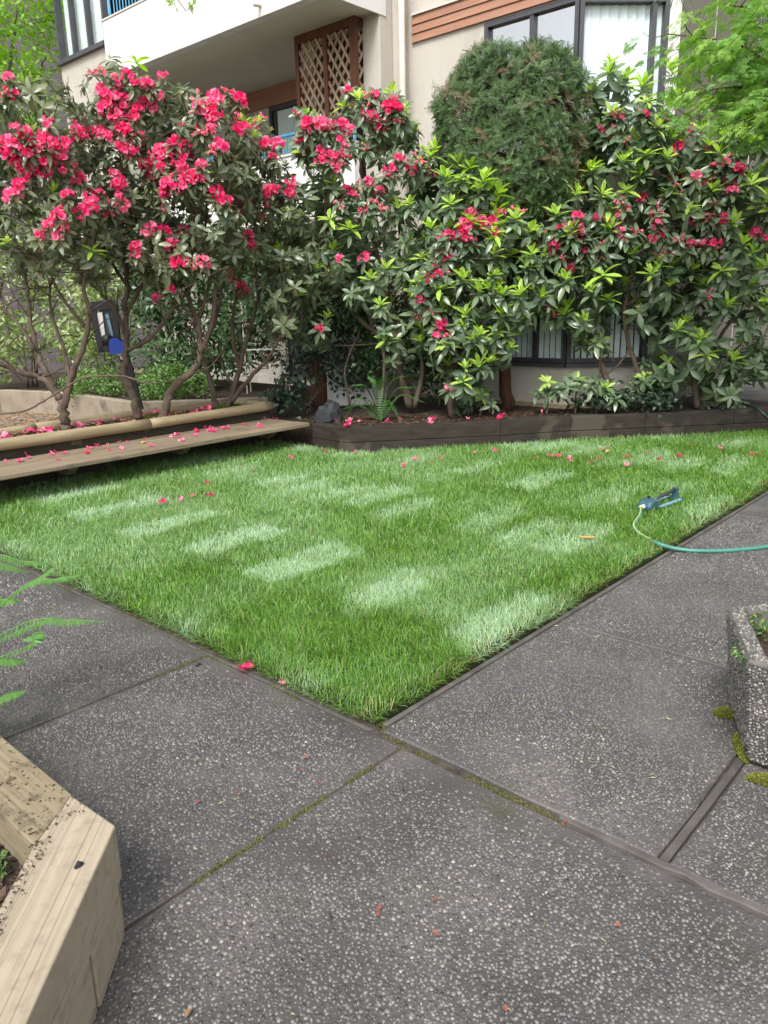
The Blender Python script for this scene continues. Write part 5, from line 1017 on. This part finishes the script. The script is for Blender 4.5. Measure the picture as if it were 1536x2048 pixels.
PAL = [leaf_cluster(500 + k, 22, 0.085, 0.034, 'pale_leaf', 0.16) for k in range(4)]; HED = [leaf_cluster(510 + k, 30, 0.08, 0.038, 'hedge_leaf', 0.18) for k in range(4)]
LOW = [leaf_cluster(520 + k, 18, 0.05, 0.024, 'low_leaf', 0.12) for k in range(4)]; TRL = [leaf_cluster(530 + k, 20, 0.12, 0.055, 'tree_leaf', 0.26) for k in range(4)]; IVY = [leaf_cluster(540 + k, 12, 0.07, 0.05, 'ivy', 0.12) for k in range(3)]
OLV = [leaf_cluster(550 + k, 14, 0.04, 0.018, 'pale_leaf', 0.10) for k in range(3)]
def gp(x, y, D, z): q = atd(x, y, D); return (q[0], q[1], z)
shrub('pale_shrub', 'pale variegated shrub behind the yard at the far left', 'shrub', gp(60, 770, 12.5, 0.4), [(40, 600, 12.5, 110, 110, 0.9), (120, 640, 12.3, 100, 110, 0.8), (-30, 690, 12.3, 90, 80, 0.8), (70, 480, 12.6, 110, 90, 0.9), (170, 560, 12.4, 80, 90, 0.7)], 190, PAL, sc=(0.9, 1.5))
shrub('pale_shrub', 'pale green shrub glimpsed behind the leaning blue capped stand', 'shrub', gp(220, 790, 11.8, 0.4), [(215, 600, 11.8, 70, 110, 0.6), (250, 540, 11.8, 70, 80, 0.6), (190, 690, 11.7, 60, 70, 0.5)], 110, PAL, sc=(0.8, 1.3))
shrub('camellia_hedge', 'dark glossy hedge behind the log bed trunks', 'hedge', gp(380, 790, 11.6, 0.4), [(310, 640, 11.5, 70, 110, 0.7), (370, 600, 11.6, 80, 110, 0.7), (440, 640, 11.6, 80, 110, 0.7), (350, 700, 11.3, 100, 70, 0.6), (420, 520, 11.8, 110, 80, 0.7), (320, 500, 11.8, 100, 80, 0.7), (500, 690, 11.2, 60, 70, 0.4), (540, 600, 11.2, 60, 80, 0.4), (480, 600, 11.4, 60, 90, 0.5), (600, 540, 11.0, 60, 70, 0.4)], 300, HED, sc=(0.9, 1.5))
shrub('low_green_shrub', 'low bright green shrub above the retaining wall', 'shrub', gp(350, 800, 10.4, 0.38), [(340, 765, 10.4, 55, 32, 0.4), (395, 770, 10.4, 40, 28, 0.35), (300, 770, 10.6, 30, 28, 0.3)], 110, LOW, stems=4, rs=0.008)
shrub('low_green_shrub', 'small weedy shrub hanging over the retaining wall near the left trunk', 'shrub', gp(215, 790, 11.0, 0.38), [(215, 760, 11.0, 70, 30, 0.4), (150, 770, 11.2, 40, 30, 0.3)], 80, LOW, stems=4, rs=0.008)
shrub('bright_tree', 'bright green broadleaf tree beside the left bay window', 'tree', gp(-40, 760, 15.6, 0.0), [(20, 60, 15.6, 90, 80, 0.9), (70, 130, 15.7, 60, 80, 0.7), (-20, 180, 15.6, 90, 90, 0.9), (60, 240, 15.6, 60, 60, 0.7), (50, -20, 15.6, 90, 70, 0.9), (-70, 40, 15.5, 90, 110, 1.0)], 270, TRL, stems=9, rs=0.03, trunk_r=0.05, sc=(0.7, 1.1))
# grass-like olive shrub and ivy at the end of the bed
shrub('olive_ground_cover', 'fine leaved olive ground cover at the right end of the bed', 'ground cover', gp(1440, 790, 9.9, 0.29), [(1400, 735, 9.9, 60, 40, 0.4), (1480, 725, 10.0, 70, 45, 0.4), (1360, 760, 9.8, 30, 30, 0.3)], 110, OLV, stems=5, rs=0.006)
shrub('ivy', 'dark ivy spilling over the bed wall below the leaning stems', 'ivy', gp(1300, 800, 9.0, 0.30), [(1300, 800, 8.9, 60, 20, 0.2), (1240, 805, 8.95, 60, 16, 0.2), (1310, 825, 8.72, 14, 18, 0.06), (1150, 815, 9.0, 50, 14, 0.2)], 60, IVY, stems=3, rs=0.004, sc=(0.7, 1.1))
shrub('ivy', 'dark ivy in the shade between the rock and the tree trunk', 'ivy', gp(600, 810, 9.4, 0.30), [(590, 760, 9.4, 40, 60, 0.3), (700, 740, 9.8, 60, 60, 0.3), (640, 690, 9.9, 80, 60, 0.3), (560, 800, 9.2, 40, 25, 0.2)], 110, IVY, stems=4, rs=0.005)
shrub('dark_understory_shrub', 'shaded shrub with small dark leaves under the centre rhododendron', 'shrub', gp(760, 810, 9.8, 0.3), [(740, 700, 9.9, 80, 70, 0.3), (840, 740, 9.9, 50, 60, 0.3), (690, 640, 9.9, 60, 50, 0.3), (720, 620, 9.9, 70, 40, 0.3), (810, 640, 9.8, 60, 70, 0.3), (860, 690, 9.7, 50, 60, 0.3)], 190, HED, stems=5, rs=0.007, sc=(0.7, 1.1))
# bare cedar-like trunk in the shade
t = Tree('shaded_tree', 'reddish straight trunk in the shade beside the rock', 'tree', gp(632, 812, 9.9, 0.28)); t.limb_px([(632, 815), (636, 720), (640, 600), (650, 470), (655, 380)], 9.9, 0.115, 0.06, sides=10)
for x, y, D, rx, ry, rd in ((620, 520, 10.1, 90, 90, 0.4), (700, 560, 10.1, 90, 80, 0.4), (560, 580, 10.2, 80, 80, 0.4)): t.lobe_px(x, y, D, rx, ry, rd)
for p, v in t.spots(120): t.twig(p); t.put('leaves', rnd.choice(HED), p, v + np.array([0, 0, 0.6]), rnd.uniform(0.9, 1.4))
t.finish('redbark')

# --- ferns
def frond(pts, mat_, L=0.05, n=34, w=0.010):
    sp = spline(pts, 10); m = len(sp); mb = MB(); mb.tube(sp, [0.0028 * (1 - 0.8 * i / m) + 0.0004 for i in range(m)], 4, False)
    for i in range(n):
        t = 0.08 + 0.92 * i / n; q = t * (m - 1); j = int(q); p = sp[j] + (sp[min(j + 1, m - 1)] - sp[j]) * (q - j); d = sp[min(j + 1, m - 1)] - sp[max(j - 1, 0)]; d = d / (np.linalg.norm(d) + 1e-9)
        s_ = np.cross(d, [0, 0, 1]); s_ /= np.linalg.norm(s_) + 1e-9; l = L * min(1, 3.2 * (1 - t) + 0.1, 1.5 * t + 0.55)
        for sg in (-1, 1):
            v = s_ * sg * 0.92 + d * 0.30 + np.array([0, 0, -0.22 + rnd.uniform(-0.1, 0.1)]); a = p + v * l * 0.3; ww = d * w * min(1, l / L + 0.2)
            mb.add([p - ww * 0.35, p + ww * 0.5, p + v * l * 0.5 + ww * 0.5, p + v * l, p + v * l * 0.5 - ww * 0.45], [(0, 1, 2, 3, 4)])
    return mb
def fern(label, base, tips, mat_, L, n, w):
    o = thing('fern', label, 'fern', base)
    for pts in tips: mb = frond([np.array(base)] + [np.array(q) for q in pts], mat_, L, n, w); mb.build('frond', M[mat_], o, False)
b0 = atd(-150, 1390, 2.75); b0 = np.array([b0[0], b0[1], 0.2])
tips = []
for mid, tip, e in (((-30, 1130), (110, 1128), .1), ((20, 1195), (112, 1133), .0), ((40, 1180), (160, 1150), .1), ((40, 1250), (210, 1243), 0), ((-10, 1285), (125, 1228), .05), ((40, 1300), (80, 1262), -.05), ((-40, 1410), (52, 1382), -.1), ((-60, 1330), (60, 1322), -.1), ((-40, 1210), (40, 1200), .05), ((-50, 1130), (60, 1145), .2), ((-60, 1090), (-20, 1050), .3)):
    tips.append([atd(*mid, 2.75 + e), atd((mid[0] + tip[0]) / 2 + 8, (mid[1] + tip[1]) / 2 - 6, 2.77 + e), atd(*tip, 2.8 + e)])
fern('large light green sword fern arching over the path from the raised planter', b0, tips, 'fern_light', 0.048, 42, 0.0082)
c0 = atz(762, 845, 0.30); c0 = np.array([c0[0], c0[1], 0.30]) + _h * 0.1
tips = []
for mid, tip in (((720, 795), (685, 850)), ((735, 800), (712, 855)), ((760, 775), (775, 745)), ((790, 780), (840, 775)), ((800, 790), (850, 805)), ((735, 775), (700, 770)), ((750, 770), (735, 750)), ((780, 765), (820, 750)), ((720, 810), (680, 820)), ((775, 800), (800, 838))):
    tips.append([atd(*mid, depth(c0) + rnd.uniform(-.15, .15)), atd(*tip, depth(c0) + rnd.uniform(-.2, .1))])
fern('dark green sword fern in the bed between the rock and the leafy rhododendron', c0, tips, 'fern', 0.06, 26, 0.016)

# --- rock
p = atd(655, 820, 8.75); RK = MB(); V = []; F = []; n1, n2 = 9, 6
for j in range(n2 + 1):
    for i in range(n1):
        a = 2 * math.pi * i / n1; e = math.pi * j / n2 - math.pi / 2; k = rnd.uniform(0.8, 1.15); V.append((p[0] + 0.19 * k * math.cos(a) * math.cos(e), p[1] + 0.17 * k * math.sin(a) * math.cos(e), 0.36 + 0.15 * k * math.sin(e) + 0.05 * math.cos(a)))
for j in range(n2):
    for i in range(n1): F.append((j * n1 + i, j * n1 + (i + 1) % n1, (j + 1) * n1 + (i + 1) % n1, (j + 1) * n1 + i))
RK.add(V, F); tag(RK.build('rock', M['rock']), 'grey angular rock in the bed beside the end of the bench', 'rock')

# ================================================================== SMALL THINGS
# ---- sprinkler on the lawn
s0 = atz(1298, 1018, 0.06); s1 = atz(1352, 996, 0.07); sd = (s1 - s0); sd[2] = 0; SL = float(np.linalg.norm(sd)); sd = sd / SL; sn = np.array([-sd[1], sd[0], 0]); zz = np.array([0, 0, 1.0]); sz = 0.07
SP = thing('sprinkler', 'slate blue oscillating lawn sprinkler lying on the turf', 'sprinkler', (s0[0], s0[1], sz)); o3 = np.array([s0[0], s0[1], sz])
prof = [(-0.085, 0.0), (-0.085, 0.03), (-0.06, 0.062), (-0.01, 0.078), (0.05, 0.062), (0.07, 0.03), (0.07, 0.0)]
b = MB(); V = []
for s_ in (-1, -0.7, 0.7, 1):
    for u, v in prof: V.append(o3 + sd * u * (1 if abs(s_) < 1 else 0.85) + sn * s_ * 0.055 + zz * v * (1 if abs(s_) < 1 else 0.8))
m = len(prof); F = [tuple(range(m)), tuple(range(4 * m - 1, 3 * m - 1, -1))]
for k in range(3):
    for i in range(m): j = (i + 1) % m; F.append((k * m + i, (k + 1) * m + i, (k + 1) * m + j, k * m + j))
b.add(V, F); b.build('motor_housing', M['teal'], SP, bevel=0.004)
b = MB(); b.tube([o3 + zz * 0.07 - sd * 0.01, o3 + zz * 0.092 - sd * 0.012], [0.014, 0.01], 8); b.build('dial', M['black'], SP)
b = MB(); b.tube([o3 + sd * 0.06 + zz * 0.05, o3 + sd * (SL - 0.03) + zz * 0.072], 0.013, 10); b.build('spray_tube', M['darkmetal'], SP, True)
for s_ in (-1, 1):
    b = MB(); b.obox(o3 + sd * (0.05 + (SL - 0.05) / 2) + sn * s_ * 0.06 + zz * 0.008, sd * (SL - 0.05) / 2, sn * 0.014, zz * 0.006); b.build('base_rail', M['sky_blue'], SP, bevel=0.003)
b = MB(); b.obox(o3 + sd * (SL - 0.02) + zz * 0.005, sd * 0.02, sn * 0.075, zz * 0.009); b.obox(o3 + sd * (SL - 0.02) + zz * 0.052, sd * 0.014, sn * 0.022, zz * 0.038); b.build('end_support', M['teal'], SP, bevel=0.004)
b = MB(); b.tube([o3 - sd * 0.08 + zz * 0.025, o3 - sd * 0.125 + zz * 0.025], 0.016, 10); b.build('hose_coupling', M['white'], SP)
# ---- hoses
hp = [o3 - sd * 0.12 + zz * 0.025] + [atz(x, y, z) for x, y, z in ((1280, 1030, .075), (1268, 1050, .07), (1274, 1064, .062), (1292, 1076, .055), (1318, 1088, .05), (1345, 1096, .032), (1370, 1100, .024), (1400, 1102, .022), (1460, 1101, .02), (1536, 1093, .02), (1640, 1070, .02), (1760, 1010, .02))]
hs_ = spline(hp, 8); HO = thing('garden_hose', 'green garden hose with yellow stripe running from the sprinkler over the path', 'hose', tuple(hp[6])); b = MB(); b.tube(hs_, 0.0135, 10); b.build('hose_wall', M['hose'], HO, True)
b = MB(); b.tube([p + zz * 0.0115 - _r * 0.003 for p in hs_[:36]], 0.0036, 5); b.build('stripe', M['yellow'], HO, True)
hp = [atd(1470, 800, 9.3), atd(1490, 809, 9.05), atd(1508, 814, 8.85), atd(1525, 826, 8.72), atd(1540, 842, 8.7), atd(1560, 868, 8.6)]; hp[0][2] = max(hp[0][2], 0.3)
b = MB(); b.tube(spline(hp, 6), 0.014, 8); tag(b.build('dark_hose', M['hose_dark'], smooth=True), 'dark green hose looping over the bed wall at the right edge', 'hose')
# ---- leaning stand in the yard
D = 9.0; ST = thing('leaning_stand', 'leaning black framed stand with a blue cap beyond the log bed', 'stand', tuple(atd(285, 838, D)))
def quadbox(name, pts, th, m, dd=0.0):
    P = [atd(x, y, D + dd) for x, y in pts]; b = MB(); n = len(P); V = P + [p + _h * th for p in P]; b.add(V, [tuple(range(n)), tuple(range(2 * n - 1, n - 1, -1))] + [(i, (i + 1) % n, n + (i + 1) % n, n + i) for i in range(n)]); return b.build(name, M[m], ST)
quadbox('post', [(236, 712), (254, 700), (287, 822), (279, 826)], 0.04, 'black'); quadbox('frame', [(176, 612), (189, 612), (208, 705), (197, 706)], 0.05, 'black'); quadbox('frame', [(224, 600), (233, 610), (240, 690), (226, 690)], 0.05, 'black'); quadbox('frame', [(198, 693), (222, 690), (222, 704), (198, 705)], 0.05, 'black'); quadbox('frame', [(180, 604), (224, 600), (226, 618), (184, 622)], 0.05, 'black')
quadbox('panel', [(194, 626), (204, 624), (210, 668), (205, 692)], 0.02, 'white', 0.015); quadbox('red_edge', [(191.5, 645), (194, 644), (206, 690), (204, 692)], 0.02, 'red', 0.01); quadbox('panel', [(210, 628), (217, 628), (228, 676), (224, 678)], 0.02, 'sky_blue', 0.015); quadbox('dark_panel', [(200, 620), (230, 615), (236, 690), (208, 692)], 0.01, 'dark_frame', 0.04)
b = MB(); q = atd(214, 680, D - 0.03); b.tube([q - _h * 0.02, q + _h * 0.05], 0.062, 16); o_ = b.build('wheel', M['black'], ST, True); o_.scale = (1, 1, 1)
b = MB(); pts = [(219, 684), (224, 678), (232, 678), (247, 688), (247, 705), (222, 707)]; P = [atd(x, y, D - 0.06) for x, y in pts]; n = len(P); b.add(P + [p + _h * 0.12 for p in P], [tuple(range(n)), tuple(range(2 * n - 1, n - 1, -1))] + [(i, (i + 1) % n, n + (i + 1) % n, n + i) for i in range(n)]); b.build('blue_cap', M['royal'], ST, bevel=0.01)
quadbox('label_plate', [(238, 706), (249, 705), (250, 717), (242, 719)], 0.02, 'white', -0.03)
# ---- wire rack and box on the patio
RKp = thing('wire_rack', 'pale wire shelving rack on the shaded patio', 'rack', tuple(gp(535, 790, 10.9, 0.4)))
for dx in (-0.28, 0.28):
    for dy in (0, 0.3): q = np.array(gp(535, 790, 10.9, 0.4)) + _r * dx + _h * dy; b = MB(); b.tube([q, q + zz * 1.2], 0.009, 6); b.build('upright', M['pipe'], RKp)
for z in (0.25, 0.6, 0.95):
    b = MB(); q = np.array(gp(535, 790, 10.9, 0.4)) + zz * z
    for k in range(7): b.tube([q - _r * 0.28 + _h * 0.05 * k, q + _r * 0.28 + _h * 0.05 * k], 0.004, 5)
    b.build('shelf', M['pipe'], RKp)
q = gp(705, 800, 10.4, 0.29); b = MB(); b.obox(np.array(q) + zz * 0.22, _r * 0.32, _h * 0.2, zz * 0.22); tag(b.build('storage_box', M['white'], bevel=0.02), 'white storage box behind the rhododendrons, by the building', 'box')
# ---- slate step at the right end of the bed
g = MB(); g.prism([(8.3, 0.6), (10.5, 0.6), (10.5, 1.9), (8.3, 1.9)], 0.29, 0.315); struct(g.build('slate_path', M['slate']), 'dark slate paving at the right end of the bed')

# ---- fallen blossoms
def fallen(seed, n=4, s=0.035, m='petal'):
    r = random.Random(seed); mb = MB()
    for i in range(n):
        V, F = leaf_geo(s * r.uniform(0.8, 1.25), s * r.uniform(0.7, 1.0), r.uniform(-0.2, 0.7), r.uniform(-0.5, 0.3), ((0, 0.35), (0.35, 0.9), (0.75, 1.0), (1, 0.45))); place(mb, V, F, i * 6.28 / n + r.uniform(-0.4, 0.4), r.uniform(-0.05, 0.7), r.uniform(-0.5, 0.5), (r.gauss(0, 0.006), r.gauss(0, 0.006), 0.006))
    return raw_mesh('fallen_blossom', mb.V, mb.F, M[m], True)
FB = [fallen(600 + k, 4 + k % 3) for k in range(6)]; FP = [fallen(620 + k, 2, 0.03) for k in range(4)]; FD = [fallen(640 + k, 3, 0.02, 'dried') for k in range(4)]
ORD = ('first second third fourth fifth sixth seventh eighth ninth tenth eleventh twelfth thirteenth fourteenth fifteenth sixteenth seventeenth eighteenth nineteenth twentieth').split()
def nth(i, n): return (ORD[i] + ' from the left') if i < (n + 1) // 2 else (ORD[n - 1 - i] + ' from the right')
LBL = sorted(((710, 905), (650, 905), (583, 915), (505, 940), (413, 966), (385, 992), (422, 992), (326, 1006), (808, 932), (830, 920), (861, 928), (880, 917), (990, 901), (1070, 916), (1100, 912), (1115, 914), (1140, 919), (1180, 925), (1201, 918), (1212, 893), (1204, 900), (1253, 932), (1252, 914), (1292, 906), (1320, 920), (1363, 914), (1357, 910), (1386, 889), (1440, 898), (1503, 909), (1518, 908), (360, 1000), (948, 905)))
for k, (x, y) in enumerate(LBL):
    p = atz(x, y, 0.085); o = link('fallen_blossom', rnd.choice(FB), None, tuple(p), (rnd.gauss(0, 0.3), rnd.gauss(0, 0.3), rnd.uniform(0, 6.28)), rnd.uniform(0.6, 1.1)); tag(o, 'pink fallen blossom in the grass of the lawn, ' + nth(k, len(LBL)), 'blossom', 'fallen blossoms on the lawn')
for x, y, lb, s in ((488, 1338, 'crumpled pink blossom on the paving at the lawn edge', 0.95), (500, 1334, 'pink petal touching the crumpled blossom at the lawn edge', 0.9), (566, 1367, 'single small pink petal on the paving at the lawn edge', 0.6)):
    p = atz(x, y, 0.012); tag(link('fallen_blossom', rnd.choice(FB), None, tuple(p), (0.1, 0.1, rnd.uniform(0, 6)), s), lb, 'blossom')
def band(n, f, z, label, group, sc):
    for i in range(n):
        x, y = f(); o = link('fallen_petal', rnd.choice(FB + FP), None, (x, y, z + rnd.uniform(0, 0.006)), (rnd.gauss(0, 0.35), rnd.gauss(0, 0.35), rnd.uniform(0, 6.28)), rnd.uniform(*sc)); tag(o, label, 'petals', group)
cl = [(0.95, 5.0), (1.15, 5.02), (1.6, 5.0), (1.95, 5.02), (2.1, 4.98), (2.5, 4.98), (2.7, 4.9), (2.85, 4.95), (3.0, 5.0), (0.75, 5.0), (3.6, 5.05)]
def onb():
    if rnd.random() < 0.8: c = rnd.choice(cl); return c[0] + rnd.gauss(0, 0.10), min(5.1, max(4.6, c[1] + rnd.gauss(0, 0.05)))
    return rnd.uniform(0.4, 3.7), rnd.uniform(4.55, 5.1)
band(48, onb, 0.322, 'pink petals fallen on the bench planks', 'petals on the bench', (0.6, 1.15))
band(44, lambda: (rnd.choice((1.0, 1.8, 2.4, 2.9, 3.3)) + rnd.gauss(0, 0.25), rnd.uniform(5.22, 5.75)), 0.455, 'pink petals fallen on the soil inside the log bed', 'petals in the log bed', (0.9, 1.6))
def onbed():
    k = rnd.choice((0, 1, 1, 2)); a, c = np.array(BED[k]), np.array(BED[k + 1]); t_ = rnd.random(); d = (c - a); n_ = np.array([-d[1], d[0]]) / np.linalg.norm(d); n_ = n_ if n_[0] > 0 else -n_; q = a + d * t_ + n_ * rnd.uniform(0.06, 0.4); return q[0], q[1]
band(14, onbed, 0.327, 'red petals fallen on the shaded soil along the bed wall', 'petals on the bed', (0.9, 1.5))
# ---- other litter
p = atz(1212, 905, 0.09); lv = MB(); V, F = leaf_geo(0.10, 0.035, 0.4, 0.1); lv.add(V, F); tag(link('dry_leaf', raw_mesh('dry_leaf', lv.V, lv.F, M['dryleaf'], True), None, tuple(p), (0.2, -0.2, 0.2)), 'curled yellow dry leaf on the lawn among fallen blossoms', 'leaf')
p = atz(1175, 1075, 0.075); lv = MB(); lv.add([(-0.06, -0.018, 0.012), (0.0, -0.022, 0.004), (0.07, -0.006, 0), (0.075, 0.004, 0), (0.0, 0.01, 0.006), (-0.06, 0.016, 0.014), (0, -0.006, -0.008)], [(0, 1, 4, 5), (1, 2, 3, 4), (0, 6, 1), (1, 6, 2), (2, 6, 3), (3, 6, 4), (4, 6, 5), (5, 6, 0)]); tag(link('wood_chip', raw_mesh('wood_chip', lv.V, lv.F, M['dryleaf']), None, tuple(p), (0, 0, -0.6)), 'tan wood chip lying in the middle right of the lawn', 'wood chip')
p = atz(283, 886, 0.33); lv = MB(); V, F = leaf_geo(0.09, 0.045, 0.3, 0.1); lv.add(V, F); tag(link('yellow_leaf', raw_mesh('yellow_leaf', lv.V, lv.F, M['yellowleaf'], True), None, tuple(p), (0, -0.1, 0.5)), 'orange yellow leaf among the petals on the bench', 'leaf')
def scatter(name, n, f, size, mat_, label, zj=0.006, thin=(0.25, 0.6)):
    mb_V = []; mb_F = []
    for i in range(n):
        x, y, z = f(); a = rnd.uniform(0, 6.28); l = rnd.uniform(*size); w = l * rnd.uniform(*thin); c, s_ = math.cos(a), math.sin(a); k = len(mb_V); t1, t2 = rnd.uniform(-0.3, 0.5) * l, rnd.uniform(-0.3, 0.5) * l
        mb_V += [(x - c * l, y - s_ * l, z + abs(t1)), (x + s_ * w, y - c * w, z + 0.002), (x + c * l, y + s_ * l, z + abs(t2)), (x - s_ * w, y + c * w, z + 0.004 + 0.1 * l)]; mb_F += [(k, k + 1, k + 3), (k + 1, k + 2, k + 3)]
    o = link(name, raw_mesh(name, mb_V, mb_F, M[mat_]), None, kind='stuff'); o['label'] = label; return o
scatter('leaf_litter', 2600, lambda: (rnd.uniform(0.6, 3.2), 5.95 + 4.0 * rnd.random() ** 1.2, 0.104), (0.015, 0.05), 'litter', 'brown dry leaves littering the yard behind the log bed')
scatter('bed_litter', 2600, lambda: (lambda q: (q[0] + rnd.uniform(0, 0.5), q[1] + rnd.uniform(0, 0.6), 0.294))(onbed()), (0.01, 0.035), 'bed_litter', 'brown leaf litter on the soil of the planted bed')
scatter('log_bed_litter', 900, lambda: (rnd.uniform(-0.2, 3.7), rnd.uniform(5.2, 5.77), 0.452), (0.01, 0.035), 'litter', 'dry bits on the soil inside the log bed')
def plsoil():
    while True:
        x, y = rnd.uniform(-2.3, -1.37), rnd.uniform(-0.9, 0.6)
        if y > -0.14 + (x + 1.385) * 1.03 + 0.02: return x, y, 0.203
scatter('planter_mulch', 1500, plsoil, (0.008, 0.035), 'chips', 'dark bark mulch inside the timber planter')
def ontimber():
    while True:
        t_ = rnd.random(); x = -1.37 + 0.15 * rnd.random(); y = -0.1 + 0.55 * rnd.random() ** 1.5
        if rnd.random() < 0.45: k = rnd.random() ** 1.3; x, y = -1.385 + 0.06 * rnd.random() - 0.35 * k, -0.12 - 0.02 * rnd.random() - 0.35 * k
        z = 0.319 if y > -0.1 + (x + 1.375) * 0.8 else 0.3235
        return x, y, z
scatter('soil_crumbs', 420, ontimber, (0.0018, 0.006), 'chips', 'dark soil crumbs scattered on the planter timbers')
scatter('path_debris', 260, lambda: (rnd.uniform(-1.15, -0.1), rnd.uniform(-1.4, 2.6), 0.006), (0.003, 0.010), 'chips', 'dark specks of debris on the paving slabs')
scatter('path_clippings', 210, lambda: rnd.choice(((rnd.uniform(-1.1, -0.1), rnd.uniform(-1.3, 2.6), 0.008), (rnd.uniform(0, 3.2), -0.1 - 1.0 * rnd.random() ** 1.6, 0.016))), (0.004, 0.015), 'clipping', 'grass clippings strewn on the paving slabs', thin=(0.06, 0.12))
DPL = sorted(((612, 1515), (600, 1542), (395, 1604), (475, 1592), (640, 1570), (1128, 1645), (755, 1822), (870, 1800), (1010, 2016), (870, 1868), (655, 1713), (1235, 1850)))
for k, (x, y) in enumerate(DPL):
    p = atz(x, y, 0.008); tag(link('dried_petal', rnd.choice(FD), None, tuple(p), (0, 0, rnd.uniform(0, 6)), rnd.uniform(0.4, 0.7)), 'tiny dried red petal on the grey paving slabs, ' + nth(k, len(DPL)), 'petal', 'dried petals on the paving')
p = atz(370, 2035, 0.01); lv = MB(); V, F = leaf_geo(0.03, 0.014, 0.6, 0.2); lv.add(V, F); tag(link('dry_leaf', raw_mesh('dry_leaf', lv.V, lv.F, M['litter'], True), None, tuple(p), (0, 0, 0.5)), 'small brown curled leaf on the paving near the planter corner', 'leaf')
for x, y, s in ((150, 1737, 0.010),): p = atz(x, y, 0.325); mb = MB(); mb.tube([p, p + [0.012, 0.004, 0.004], p + [0.022, 0.002, 0]], [0.004, 0.008, 0.003], 6); tag(mb.build('seed_pod', M['black']), 'dark shrivelled pod on top of the pale planter timber', 'pod')
p = atz(390, 1330, 0.006); mb = MB(); mb.tube([p, p + [0.012, -0.006, 0.003], p + [0.026, -0.012, 0]], [0.004, 0.007, 0.003], 6); tag(mb.build('seed_pod', M['black']), 'dark shrivelled pod on the paving near the lawn', 'pod')
# small weeds in the planters
def weed(label, p, k, sc, key='dark', m='low_leaf'):
    t = Tree('weed', label, 'weed', p); t.nodes = [(np.array(p), 0.003)]
    for i in range(k): q = np.array(p) + np.array([rnd.gauss(0, 0.04 * sc), rnd.gauss(0, 0.04 * sc), rnd.uniform(0.01, 0.06) * sc]); t.twig(q, 0.0015); t.put('leaves', rnd.choice(LOW), q, (rnd.gauss(0, 0.3), rnd.gauss(0, 0.3), 1), 0.45 * sc)
    t.finish('fern', 'stem')
q = atz(5, 1745, 0.21); weed('small green weed in the corner of the timber planter', tuple(q), 3, 0.7)
q = atz(1515, 1255, 0.36); weed('narrow leaved green weed inside the pebbled planter', (q[0], q[1], 0.345), 5, 0.9)
q = atz(1480, 1345, 0.36); weed('trailing weed spilling down the outside of the pebbled planter', (0.60, -1.185, 0.36), 3, 0.6)
